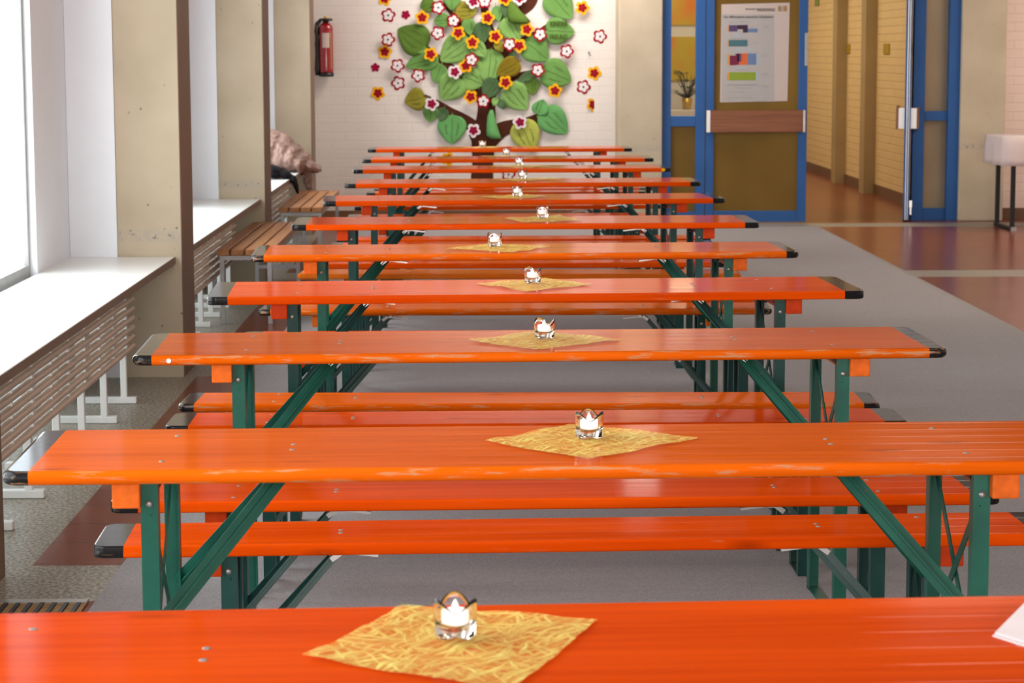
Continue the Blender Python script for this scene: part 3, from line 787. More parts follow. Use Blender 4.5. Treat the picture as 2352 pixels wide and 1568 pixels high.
for col, q, lab in TBL:
    Lp = on_z(q[0], q[1], TOP)
    if q[2] is not None:
        Rp = on_z(q[2], q[3], TOP); rz = math.atan2(Rp.y-Lp.y, Rp.x-Lp.x); mid = (Lp+Rp)/2
    else:
        rz = 0.028; mid = Lp+Vector((math.cos(rz), math.sin(rz), 0))*1.1
    c = mid+Vector((-math.sin(rz), math.cos(rz), 0))*0.25
    TABLES.append((place('table', col, c.x, c.y, rz, lab, TG), c, rz))
c = Vector((0.18, 2.985, TOP)); rz = 0.045
TABLES.append((place('table', 'r', c.x, c.y, rz, 'nearest red orange beer table, cut off by the bottom of the photo', TG), c, rz))
dot = MB().lathe([(0.0, 0.0008), (0.0062, 0.0008), (0.0065, 0.0)], 14)
M = Matrix.Translation((-1.0, -0.2505, 0.751)) @ Matrix.Rotation(PI/2, 4, 'X')
d_ = MB(); d_.add([M @ Vector(v) for v in dot.v], dot.f); d_.build('sticker', MAT['wax'], TABLES[8][0])
d_ = MB(); M = Matrix.Translation((1.04, -0.2495, 0.752)) @ Matrix.Rotation(PI/2, 4, 'X')
d_.add([M @ Vector((v[0]*2.2, v[1]*2.0, v[2])) for v in dot.v], dot.f); d_.build('sticker', MAT['f_yel'], TABLES[2][0])

BEN = [('r', 0.23, 4.99, 0.035, 'bright red orange bench just behind the second table from the camera'),
       ('r', 0.19, 5.47, 0.020, 'red orange bench in front of the white dot table, bolts in its seat'),
       ('r', 0.17, 6.60, 0.010, 'red orange bench just behind the white dot table, partly under the next'),
       ('o', 0.155, 6.98, -0.028, 'orange bench with rubbed black left end, in front of the fourth table'),
       ('r', 0.18, 8.28, 0.0, 'bench just behind the fourth table, only its dark green legs showing'),
       ('r', 0.18, 8.62, 0.0, 'bench in front of the fifth table, only its dark green legs showing'),
       ('o', 0.155, 9.60, -0.018, 'orange bench just behind the fifth table, chrome bright left end'),
       ('r', 0.20, 10.05, 0.0, 'bench in front of the sixth table, black right end under the fourth'),
       ('p', 0.20, 11.14, -0.040, 'plain orange bench without black ends, behind the sixth table from the camera'),
       ('r', 0.20, 11.72, 0.0, 'bench in front of the middle table, thin strip under the fifth table'),
       ('r', 0.25, 12.84, 0.02, 'bench just behind the middle table of the row'),
       ('r', 0.265, 13.24, 0.0, 'bench in front of the fourth table from the wall'),
       ('r', 0.22, 14.52, 0.02, 'bench just behind the fourth table from the wall'),
       ('r', 0.22, 15.12, 0.02, 'bench in front of the third table from the wall'),
       ('r', 0.21, 16.13, 0.03, 'bench just behind the third table from the wall'),
       ('r', 0.22, 17.70, 0.01, 'bench just behind the second table from the wall'),
       ('r', 0.26, 18.16, 0.0, 'farthest visible bench, in front of the table nearest the wall')]
for col, cx, yf, rz, lab in BEN:
    place('bench', col, cx, yf+0.125, rz, lab, BG)

# ------------------------------------------------------------------ yellow fleece squares, glass holders and candles
FLE = [((1060, 340), (1110, 336.5), (1165, 338), (1110, 342)), ((1100, 359), (1180, 354), (1225, 357), (1160, 361)),
       ((1127, 383.5), (1195, 379), (1268, 383), (1200, 386)), ((1130, 414), (1250, 407), (1292, 412), (1190, 417)),
       ((1098, 454), (1200, 447), (1258, 452), (1188, 459)), ((1156, 503), (1285, 495), (1340, 508), (1205, 513)),
       ((1022, 573), (1130, 561), (1264, 568), (1180, 583)), ((1093, 653), (1245, 633), (1364, 655), (1210, 672)),
       ((1073, 784), (1235, 762), (1430, 783), (1228, 809)), ((1115, 1017), (1310, 974), (1606, 1009), (1351, 1060)),
       ((697, 1515), (925, 1382), (1374, 1428), (1178, 1592))]
CAN = [(1108, 339.5), (1162.5, 357.5), (1192, 381.5), (1200, 412.5), (1188, 452.5), (1246, 503.5), (1136, 569), (1223, 653.5), (1250, 781), (1353, 1011), (1046, 1471)]
WHERE = ['the farthest table by the wall', 'the second table from the wall', 'the third table from the wall', 'the fourth table from the wall', 'the middle table of the row',
         'the sixth table from the camera', 'the fifth table from the camera', 'the fourth table from the camera', 'the white dot table', 'the worn second table from the camera', 'the nearest table']
def to_local(p, c, rz):
    d = p-c; return (d.x*math.cos(rz)+d.y*math.sin(rz), -d.x*math.sin(rz)+d.y*math.cos(rz))
def to_world(l, c, rz):
    return Vector((c.x+l[0]*math.cos(rz)-l[1]*math.sin(rz), c.y+l[0]*math.sin(rz)+l[1]*math.cos(rz), 0))
PROTO_H = None
def holder_mesh():
    n, R = 64, 0.0295
    def top(a): return 0.038+0.019*(0.5+0.5*math.cos(3*(a-PI/2)))**0.75
    def sq(a, r): return r*(1.0+0.03*math.cos(3*(a-PI/2)))
    b = MB(); rings = []
    lv = 9
    def ring(fr_, fz): return [(fr_(a)*math.cos(a), fr_(a)*math.sin(a), fz(a)) for a in [2*PI*k/n for k in range(n)]]
    # outside from the scalloped foot up to the petal rim, inside down to the thick floor
    rings.append(ring(lambda a: 0.012, lambda a: 0.004))
    rings.append(ring(lambda a: sq(a, 0.023), lambda a: 0.006*(1-abs(math.cos(1.5*(a-PI/2))))**1.0))
    rings.append(ring(lambda a: sq(a, 0.0275), lambda a: 0.004+0.005*(1-abs(math.cos(1.5*(a-PI/2))))))
    for k in range(1, 7):
        t = k/6; rings.append(ring(lambda a: sq(a, 0.0275+0.0025*t), lambda a: 0.010+(top(a)-0.011)*t))
    rings.append(ring(lambda a: sq(a, 0.0290), lambda a: top(a)+0.0006))
    for k in range(0, 6):
        t = 1-k/5*0.92; rings.append(ring(lambda a: sq(a, 0.0245+0.0025*t), lambda a: 0.019+(top(a)-0.0205)*t))
    rings.append(ring(lambda a: 0.0225, lambda a: 0.0185))
    vs = [v for r in rings for v in r]; fs = []
    for i in range(len(rings)-1):
        for k in range(n): fs.append((i*n+k, i*n+(k+1) % n, (i+1)*n+(k+1) % n, (i+1)*n+k))
    fs.append(tuple(range(n))[::-1]); fs.append(tuple((len(rings)-1)*n+k for k in range(n)))
    return b.add(vs, fs, True)
HM = holder_mesh().mesh('tealight_holder', MAT['tumbler'])
CM = MB().lathe([(0.0, 0.0), (0.0185, 0.0), (0.0188, 0.001), (0.0188, 0.018), (0.0175, 0.0185), (0.016, 0.0165), (0.0, 0.0160)], 28).mesh('tealight_candle', MAT['led'])
FM = MB().lathe([(0.0, 0.015), (0.0052, 0.0162), (0.0058, 0.020), (0.0045, 0.025), (0.0022, 0.031), (0.0, 0.034)], 14).mesh('flame_tip', MAT['led'])
for i, (tb, c, rz) in enumerate(TABLES):
    q = [to_local(on_z(p[0], p[1], TOP), c, rz) for p in FLE[i]]
    q = [(x, max(-0.235, min(0.235, y))) for x, y in q] if i < 10 else [(x, max(-0.245, min(0.235, y))) for x, y in q]
    b = MB(); n = 22; vs = []
    rnd = random.Random(i+3)
    ph = [rnd.uniform(0, 6.28) for _ in range(8)]
    for a in range(n+1):
        for e in range(n+1):
            u, v = a/n, e/n
            # gently wandering torn edges
            uu = u+(0.006*math.sin(v*7+ph[0])+0.004*math.sin(v*31+ph[1]))*(1 if u in (0, 1) else 0)
            vv = v+(0.006*math.sin(u*6+ph[2])+0.004*math.sin(u*33+ph[3]))*(1 if v in (0, 1) else 0)
            x = (1-uu)*(1-vv)*q[0][0]+uu*(1-vv)*q[1][0]+uu*vv*q[2][0]+(1-uu)*vv*q[3][0]
            y = (1-uu)*(1-vv)*q[0][1]+uu*(1-vv)*q[1][1]+uu*vv*q[2][1]+(1-uu)*vv*q[3][1]
            edge = max(abs(u-.5), abs(v-.5))*2
            z = 0.0022+0.0016*(1+math.sin(u*13+ph[4])*math.sin(v*11+ph[5]))+0.006*max(0, edge-0.82)*(1+math.sin(u*9+v*7+ph[6]))
            vs.append((x, y, z))
    b.add(vs, [(j*(n+1)+k, j*(n+1)+k+1, (j+1)*(n+1)+k+1, (j+1)*(n+1)+k) for j in range(n) for k in range(n)], True)
    fo = b.build('fleece_square', MAT['fleece']); fo.location = (c.x, c.y, TOP); fo.rotation_euler = (0, 0, rz)
    tag(fo, 'yellow fibre fleece square lying on '+WHERE[i], 'table mat', 'yellow fleece squares on the tables')
    l = to_local(on_z(CAN[i][0], CAN[i][1], TOP), c, rz)
    l = (l[0], max(-0.2, min(0.2, l[1])))
    wpos = to_world(l, c, rz)
    h = bpy.data.objects.new('tealight_holder', HM); COL.objects.link(h); h.location = (wpos.x, wpos.y, TOP+0.0055)
    hr = {8: 0.55, 7: 0.45, 6: 0.9, 5: 1.0}.get(i, 0.05 if i > 8 else rnd.uniform(0, 0.8)); h.rotation_euler = (0, 0, hr)
    tag(h, 'clear glass petal tealight holder on '+WHERE[i], 'candle holder', 'glass tealight holders')
    cn = bpy.data.objects.new('tealight_candle', CM); COL.objects.link(cn); cn.location = (wpos.x, wpos.y, TOP+0.0055+0.0192)
    tag(cn, 'white tealight inside the glass holder on '+WHERE[i], 'candle', 'white tealights')
    ft = bpy.data.objects.new('flame_tip', FM); COL.objects.link(ft); ft.parent = cn

# folded napkin at the right end of the nearest table
nk = [on_z(2280, 1463, TOP), on_z(2420, 1508, TOP), on_z(2480, 1440, TOP), on_z(2350, 1412, TOP)]
b = MB(); zt = TOP
for lv, (z0, sh) in enumerate(((0.001, 0.0), (0.004, 0.004))):
    vs = [(p.x+sh, p.y+sh, zt+z0+(0.010 if k in (2, 3) else 0)*(lv+0.3)) for k, p in enumerate(nk)]
    b.add([v for v in vs]+[(v[0], v[1], v[2]+0.0018) for v in vs], [(0, 3, 2, 1), (4, 5, 6, 7), (0, 1, 5, 4), (1, 2, 6, 5), (2, 3, 7, 6), (3, 0, 4, 7)])
tag(b.build('paper_napkin', MAT['napkin']), 'folded white paper napkin at the right edge of the nearest table', 'napkin')

# ------------------------------------------------------------------ coats on the third sill
def blob(name, ells, mat, lab, cat, voxel=0.012, soft=3, crease=0.0):
    b = MB()
    for (cx, cy, cz, rx, ry, rz_, rot) in ells:
        n, m_ = 14, 9; vs = []; fs = []
        R = Euler(rot).to_matrix()
        for j in range(m_+1):
            t = PI*j/m_
            for k in range(n):
                a = 2*PI*k/n
                v = R @ Vector((rx*math.sin(t)*math.cos(a), ry*math.sin(t)*math.sin(a), rz_*math.cos(t)))
                vs.append((cx+v.x, cy+v.y, cz+v.z))
        for j in range(m_):
            for k in range(n): fs.append((j*n+k, j*n+(k+1) % n, (j+1)*n+(k+1) % n, (j+1)*n+k))
        b.add(vs, fs, True)
    o = b.build(name, mat)
    rm = o.modifiers.new('remesh', 'REMESH'); rm.mode = 'VOXEL'; rm.voxel_size = voxel; rm.use_smooth_shade = True
    sm = o.modifiers.new('smooth', 'SMOOTH'); sm.iterations = soft; sm.factor = 0.5
    if crease:
        for nm, sc, st in (('fold_cloud', 0.16, crease), ('crease_cloud', 0.045, crease*0.45)):
            tx = bpy.data.textures.new(nm, 'CLOUDS'); tx.noise_scale = sc; tx.noise_depth = 2; tx.noise_type = 'SOFT_NOISE' if nm[0] == 'f' else 'HARD_NOISE'
            dp = o.modifiers.new('crumple', 'DISPLACE'); dp.texture = tx; dp.strength = st; dp.mid_level = 0.5; dp.texture_coords = 'LOCAL'
    tag(o, lab, cat)
    return o
els = []
# quilted baffles over the sill, then the hanging front and a sleeve
for k, (x, z, rx, rz_) in enumerate(((-1.80, 0.765, 0.15, 0.185), (-1.72, 0.77, 0.14, 0.175), (-1.63, 0.745, 0.12, 0.155), (-1.55, 0.71, 0.10, 0.125), (-1.47, 0.672, 0.08, 0.09))):
    els.append((x, 18.85, z, rx, 0.34, rz_, (0, 0.25, 0)))
els += [(-1.405, 18.85, 0.64, 0.06, 0.22, 0.045, (0, 0.45, 0)), (-1.355, 18.9, 0.61, 0.05, 0.12, 0.034, (0, 0.3, 0)),
        (-1.43, 18.95, 0.585, 0.042, 0.16, 0.07, (0, 0.1, 0)), (-1.425, 18.95, 0.52, 0.044, 0.14, 0.06, (0, 0.0, 0)), (-1.42, 18.95, 0.465, 0.04, 0.12, 0.05, (0, 0, 0))]
blob('puffer_jacket', els, MAT['puffer'], 'beige quilted puffer jacket heaped on the farthest window sill', 'jacket', 0.009, 4, 0.05)
els = [(-1.78, 17.75, 0.66, 0.16, 0.17, 0.06, (0, 0.1, 0)), (-1.62, 17.75, 0.65, 0.12, 0.15, 0.052, (0, 0.25, 0)), (-1.51, 17.75, 0.62, 0.06, 0.12, 0.035, (0, 0.5, 0)),
       (-1.445, 17.75, 0.575, 0.025, 0.10, 0.045, (0, -0.3, 0)), (-1.43, 17.75, 0.535, 0.02, 0.07, 0.04, (0, -0.25, 0)), (-1.42, 17.75, 0.50, 0.013, 0.04, 0.032, (0, -0.25, 0))]
blob('black_jacket', els, MAT['black_cloth'], 'black jacket slung over the sill edge, in front of the puffer jacket', 'jacket', 0.008, 3, 0.02)

# ------------------------------------------------------------------ fire extinguisher on the back wall
c0 = P(749.5, 176, YT-0.10)
Y0 = YT-0.085
ex = empty('fire_extinguisher', (c0.x, Y0, c0.z)); tag(ex, 'red fire extinguisher hanging on the left of the back wall', 'fire extinguisher')
MB().lathe([(0.0, 0.035), (0.066, 0.035), (0.067, 0.05), (0.067, 0.44), (0.060, 0.468), (0.042, 0.485), (0.026, 0.49), (0.024, 0.50), (0, 0.50)], 28).build('body', MAT['ext_red'], ex)
MB().lathe([(0.0, 0.0), (0.066, 0.0), (0.069, 0.006), (0.069, 0.036), (0.0, 0.036)], 28).build('base_ring', MAT['black'], ex)
b = MB(); b.lathe([(0.0, 0.497), (0.030, 0.497), (0.030, 0.515), (0.0, 0.515)], 18)
b.lathe([(0.0, 0.0), (0.062, 0.0), (0.066, 0.009), (0.058, 0.020), (0, 0.022)], 24, (0, 0, 0.512)); b.build('valve_handle', MAT['black'], ex)
MB().lathe([(0.0, 0.525), (0.021, 0.525), (0.021, 0.545), (0.014, 0.552), (0.0, 0.553)], 18).build('safety_cap', MAT['brass'], ex)
MB().tube([(-0.045, -0.02, 0.515), (-0.078, -0.02, 0.487), (-0.083, -0.025, 0.42), (-0.081, -0.025, 0.30), (-0.081, -0.025, 0.16), (-0.080, -0.02, 0.06), (-0.078, -0.02, 0.012)], [0.015, 0.019, 0.022, 0.022, 0.022, 0.028, 0.024], 12).build('hose', MAT['black'], ex)
b = MB(); vs = []; nn = 10
for z in (0.265, 0.40):
    for k in range(nn+1):
        a = -PI/2-0.45+1.0*k/nn; vs.append((0.0678*math.cos(a), 0.0678*math.sin(a), z))
b.add(vs, [(k, k+1, nn+2+k, nn+1+k) for k in range(nn)], True); b.build('label', MAT['paper'], ex)
b = MB(); vs = []
for z in (0.07, 0.40):
    for k in range(5):
        a = -PI/2+0.72+0.22*k/4; vs.append((0.0678*math.cos(a), 0.0678*math.sin(a), z))
b.add(vs, [(k, k+1, 6+k, 5+k) for k in range(4)], True); b.build('label', MAT['p_gold'], ex)
MB().box(-0.03, 0.03, 0.06, 0.084, 0.1, 0.42).build('wall_bracket', MAT['black'], ex)

# ------------------------------------------------------------------ felt tree on the wall
def wp(px, py, off): p = on_y(px, py, YT-off); return (p.x, p.z)
MPX = YT/FPX
def ribbon(b, pts, y0, y1, sub=5):
    # smooth tapered strip through (px, py, half width px)
    P_ = []
    for i in range(len(pts)-1):
        p0 = pts[max(i-1, 0)]; p1 = pts[i]; p2 = pts[i+1]; p3 = pts[min(i+2, len(pts)-1)]
        for k in range(sub):
            t = k/sub
            P_.append(tuple(0.5*(2*p1[j]+(p2[j]-p0[j])*t+(2*p0[j]-5*p1[j]+4*p2[j]-p3[j])*t*t+(3*p1[j]-p0[j]-3*p2[j]+p3[j])*t**3) for j in range(3)))
    P_.append(pts[-1])
    L_, R_ = [], []
    for i, p in enumerate(P_):
        q0, q1 = P_[max(i-1, 0)], P_[min(i+1, len(P_)-1)]
        dx, dy = q1[0]-q0[0], q1[1]-q0[1]; l = math.hypot(dx, dy) or 1
        L_.append((p[0]-dy/l*p[2], p[1]+dx/l*p[2])); R_.append((p[0]+dy/l*p[2], p[1]-dx/l*p[2]))
    n = len(P_); vs = []
    for yy in (y0, y1):
        for s in (L_, R_):
            for q in s:
                w_ = on_y(q[0], q[1], YT); vs.append((w_.x, YT-yy, w_.z))
    fs = []
    for i in range(n-1):
        fs += [(i, i+1, n+i+1, n+i), (2*n+i, 3*n+i, 3*n+i+1, 2*n+i+1), (i, 2*n+i, 2*n+i+1, i+1), (n+i, n+i+1, 3*n+i+1, 3*n+i)]
    fs += [(0, n, 3*n, 2*n), (n-1, 3*n-1, 4*n-1, 2*n-1)]
    b.add(vs, fs)
b = MB()
TR = [[(1106, 452, 27), (1107, 415, 26), (1109, 370, 24), (1110, 335, 27), (1115, 300, 28), (1117, 262, 21), (1119, 220, 20), (1128, 180, 19), (1138, 140, 20), (1130, 100, 17), (1122, 60, 10), (1113, 20, 9), (1112, -30, 9)],
      [(1102, 322, 19), (1086, 292, 16), (1060, 272, 13), (1035, 258, 11), (1005, 238, 8), (975, 219, 3)],
      [(1124, 322, 20), (1150, 299, 18), (1185, 287, 14), (1215, 281, 13), (1245, 266, 9), (1266, 254, 3)],
      [(1110, 238, 11), (1085, 200, 9), (1062, 178, 8), (1040, 157, 8), (1015, 140, 7), (990, 118, 6), (974, 101, 3)],
      [(1126, 208, 14), (1160, 185, 10), (1190, 174, 7), (1233, 161, 4)],
      [(1136, 142, 17), (1165, 117, 11), (1195, 95, 7), (1235, 72, 4), (1256, 58, 3)],
      [(1128, 98, 10), (1085, 85, 7), (1060, 62, 7), (1040, 32, 6), (1020, 8, 6)],
      [(1184, 38, 4), (1203, 20, 13), (1216, 2, 17), (1228, -30, 16)],
      [(1139, 84, 5), (1155, 48, 5), (1166, 15, 6)]]
for k, r in enumerate(TR): ribbon(b, r, 0.001, 0.005+0.0004*k)
tag(b.build('felt_tree_trunk', MAT['bark']), 'dark brown felt tree trunk with branches stuck on the back wall', 'wall decoration')

LEAF = [  # tip x,y  base x,y  width  colour  scribble  label
 (914, 66, 977, 106, 70, 'd', 2, 'large deep green felt leaf at the upper left, tip pointing to the wall corner'),
 (1012, 140, 1076, 92, 66, 'l', 2, 'large light green felt leaf with two written words, left of the trunk'),
 (932, 152, 1002, 132, 46, 'g', 1, 'green felt leaf tucked below the large upper left leaf'),
 (998, 191, 1013, 150, 36, 'g', 0, 'small green felt leaf hanging below the left middle branch'),
 (1120, 195, 1128, 118, 62, 'l', 1, 'large light green felt leaf covering the middle of the trunk'),
 (1110, 194, 1066, 176, 52, 'l', 1, 'light green felt leaf with a curled corner, left of the trunk middle'),
 (1013, 229, 1052, 180, 62, 'l', 2, 'wide green felt leaf under the pink edged white flower left of trunk'),
 (929, 234, 974, 224, 50, 'o', 1, 'olive felt leaf at the end of the lower left branch'),
 (988, 281, 990, 246, 34, 'g', 0, 'small green felt leaf hanging from the lower left branch tip'),
 (1010, 277, 1020, 250, 28, 'e', 0, 'little grey green felt leaf above the big bright heart leaf'),
 (1037, 331, 1039, 268, 63, 'b', 2, 'bright green heart shaped felt leaf below the lower left branch'),
 (1225, 350, 1196, 281, 64, 'y', 2, 'lime yellow felt leaf right below the lower right branch'),
 (1303, 306, 1248, 256, 62, 'b', 2, 'bright green felt leaf at the end of the lower right branch'),
 (1248, 228, 1236, 261, 37, 'b', 1, 'small bright green felt leaf pointing up at lower right'),
 (1211, 251, 1166, 201, 62, 'l', 2, 'large striped green felt leaf right of the trunk'),
 (1223, 219, 1222, 182, 32, 'd', 1, 'small deep green felt leaf hanging beside the large striped leaf'),
 (1187, 187, 1232, 166, 22, 'e', 0, 'narrow grey green felt leaf along the right branch'),
 (1312, 187, 1248, 158, 66, 'g', 2, 'large green felt leaf at far right with a shaded fold'),
 (1259, 138, 1208, 96, 62, 'g', 0, 'plain mid green felt leaf between the two far right leaves'),
 (1320, 74, 1255, 70, 58, 'g', 0, 'green felt leaf lettered in capitals at the upper right'),
 (1313, 43, 1262, -14, 64, 'g', 1, 'green felt leaf cut off by the top edge at upper right'),
 (1194, 94, 1160, 45, 52, 'l', 1, 'light green felt leaf below the folded leaf near the top'),
 (1095, 26, 1048, 27, 44, 'o', 2, 'olive yellow felt leaf with two written lines near the top'),
 (1037, 24, 1040, -22, 40, 'g', 0, 'green felt leaf cut off by the top edge, left of the olive leaf'),
 (965, 18, 996, 6, 36, 'd', 1, 'deep green felt leaf cut off at top left, under a white flower'),
 (996, 49, 1030, 46, 32, 'g', 1, 'small green felt leaf left of the top left twig'),
 (1080, 81, 1074, 46, 30, 'g', 1, 'small green felt leaf below the olive yellow leaf'),
 (1111, 99, 1106, 53, 38, 'e', 1, 'grey green felt leaf behind the upper trunk, left side'),
 (1117, 130, 1088, 100, 32, 'l', 1, 'small light green felt leaf beside the upper trunk'),
 (1146, 51, 1139, 16, 22, 'g', 1, 'small green felt leaf high beside the thin central twig'),
 (1161, 42, 1159, 6, 20, 'e', 0, 'little grey green felt leaf behind the folded top leaf'),
 (1155, 119, 1140, 97, 22, 'o', 0, 'small olive felt leaf on the upper trunk'),
 (1140, 171, 1190, 143, 44, 'v', 1, 'bronze coloured felt leaf right of the trunk'),
 (1167, 137, 1183, 122, 16, 'e', 0, 'tiny grey green felt leaf above the bronze leaf'),
 (1112, 226, 1138, 184, 42, 'e', 1, 'dark grey green felt leaf on the trunk below the middle leaf'),
 (1133, 243, 1139, 225, 15, 'l', 0, 'tiny light green felt leaf on the trunk'),
 (1158, 251, 1148, 231, 19, 'e', 0, 'tiny grey green felt leaf below the large striped leaf')]
def leaf_obj(i, tx, ty, bx, by, wpx, colk, scr, lab):
    # base of the leaf is the object's origin, axis towards the tip
    B = on_y(bx, by, YT); T = on_y(tx, ty, YT)
    ax = Vector((T.x-B.x, 0, T.z-B.z)); L = ax.length; ax.normalize(); sd = Vector((ax.z, 0, -ax.x))
    Wm = wpx*MPX/2*1.06
    off = 0.009+0.0009*i
    n = 20; b = MB(); vs = []
    def hw(t): return Wm*(math.sin(PI*max(t, 1e-6)**0.64))**0.72 if t < 1 else 0.0
    m = 6
    def surf(t, s, lift=0.0):
        w_ = hw(t)
        back = -0.075*L*(abs(s)**1.5)*max(0, 1-t*2.6)       # heart shaped shoulders
        cup = 0.010*(s*s)*math.sin(PI*min(1, t*1.02))+0.006*math.sin(t*5+i)
        p = ax*(t*L+back)+sd*(w_*s)
        return Vector((p.x, -off-0.006-cup-lift, p.z))
    for j in range(n+1):
        for k in range(m+1): vs.append(surf(j/n, -1+2*k/m))
    b.add(vs, [(j*(m+1)+k, j*(m+1)+k+1, (j+1)*(m+1)+k+1, (j+1)*(m+1)+k) for j in range(n) for k in range(m)], True)
    o = b.build('felt_leaf', MAT['leaf_'+colk]); o.location = (B.x, YT, B.z)
    so = o.modifiers.new('thick', 'SOLIDIFY'); so.thickness = 0.0018; so.offset = 1 if False else 0
    tag(o, lab, 'felt leaf', 'felt leaves of the wall tree')
    # midrib and handwriting
    def strip(pts, hwid, name):
        bb = MB(); v2 = []
        for q, (t, s) in enumerate(pts):
            t0, s0 = pts[max(q-1, 0)]; t1, s1 = pts[min(q+1, len(pts)-1)]
            d = Vector(((t1-t0)*L, (s1-s0)*Wm)); d = d.normalized() if d.length > 1e-9 else Vector((1, 0))
            c = surf(t, s, 0.0022)
            nn_ = ax*(-d.y)+sd*d.x
            v2 += [c+nn_*hwid, c-nn_*hwid]
        bb.add(v2, [(2*q, 2*q+1, 2*q+3, 2*q+2) for q in range(len(pts)-1)])
        return bb.build(name, MAT['ink'], o)
    if wpx > 30: strip([(0.06+0.86*q/12, 0.02*math.sin(q)) for q in range(13)], 0.0020, 'midrib')
    rnd = random.Random(i*5+1)
    for sgn in ((-0.42, 0.42)[:scr] if scr else ()):
        pts = []; t0, t1 = 0.24+rnd.uniform(-.05, .05), 0.70+rnd.uniform(-.06, .04); K = 44
        for q in range(K):
            t = t0+(t1-t0)*q/K
            pts.append((t+0.010*math.sin(q*1.35), sgn+0.085*math.sin(q*1.9+rnd.uniform(-.5, .5))*(1.35 if q % 9 == 0 else 0.8)))
        strip(pts, 0.0013, 'handwriting')
    stem = MB(); stem.bar((0, -off-0.004, 0), (-ax.x*0.035, -off-0.002, -ax.z*0.035), 0.008, 0.002, (0, 1, 0)); stem.build('stem', MAT['leaf_'+colk], o)
    return o
for i, a in enumerate(LEAF): leaf_obj(i, *a)
def text(body, size, mat, parent, loc, rot=(PI/2, 0, 0), align='CENTER', name='lettering', w_=None):
    cu = bpy.data.curves.new(name, 'FONT'); cu.body = body; cu.size = size; cu.align_x = align; cu.extrude = 0.0004; cu.offset = 0.0007 if size < 0.05 else 0.0015; cu.resolution_u = 2
    cu.materials.append(mat)
    o = bpy.data.objects.new(name, cu); COL.objects.link(o); o.location = loc; o.rotation_euler = rot
    if parent is not None: o.parent = parent
    if w_:
        bpy.context.view_layer.update()
        if o.dimensions.x > 0: o.scale = (w_/o.dimensions.x, 1, 1)
    me = bpy.data.meshes.new_from_object(o.evaluated_get(bpy.context.evaluated_depsgraph_get()))
    m2 = bpy.data.objects.new(name, me); COL.objects.link(m2); m2.location = loc; m2.rotation_euler = rot; m2.scale = o.scale
    m2.parent = parent
    bpy.data.objects.remove(o)
    return m2
lf = [o for o in bpy.data.objects if o.get('label', '').startswith('green felt leaf lettered')][0]
for ln_, py in (('KINDER', 60), ('FREUND', 90)):
    q = on_y(1283, py, YT)
    text(ln_, 0.062, MAT['ink'], lf, (q.x-lf.location.x, -0.0425-0.0009*19+0.0085, q.z-lf.location.z), w_=0.165)
# two leaves that curl up off the wall
def curl(name, px_pts, colk, lab, depth=0.05):
    b = MB(); vs = []
    n = len(px_pts)
    for (xl, xr, y) in px_pts:
        A = on_y(xl, y, YT); C = on_y(xr, y, YT)
        for k in range(9):
            t = k/8; a = PI*t
            vs.append((A.x+(C.x-A.x)*(0.5-0.5*math.cos(a)), YT-0.045-depth*math.sin(a)*(0.5+0.5*(1 if True else 0))*(abs(C.x-A.x)/0.12), A.z+(C.z-A.z)*t))
    b.add(vs, [(j*9+k, j*9+k+1, (j+1)*9+k+1, (j+1)*9+k) for j in range(n-1) for k in range(8)], True)
    o = b.build(name, MAT['leaf_'+colk]); so = o.modifiers.new('thick', 'SOLIDIFY'); so.thickness = 0.002
    tag(o, lab, 'felt leaf', 'felt leaves of the wall tree')
curl('curled_felt_leaf', [(1126, 1132, 252), (1120, 1136, 266), (1118, 1140, 282), (1117, 1145, 300), (1117, 1149, 310), (1128, 1152, 318)], 'b', 'rolled up bright green felt leaf standing off the trunk')
curl('curled_felt_leaf', [(1168, 1176, 2), (1166, 1186, 14), (1165, 1196, 26), (1165, 1208, 38), (1168, 1219, 50), (1180, 1210, 55)], 'd', 'folded deep green felt leaf near the top of the tree', 0.035)

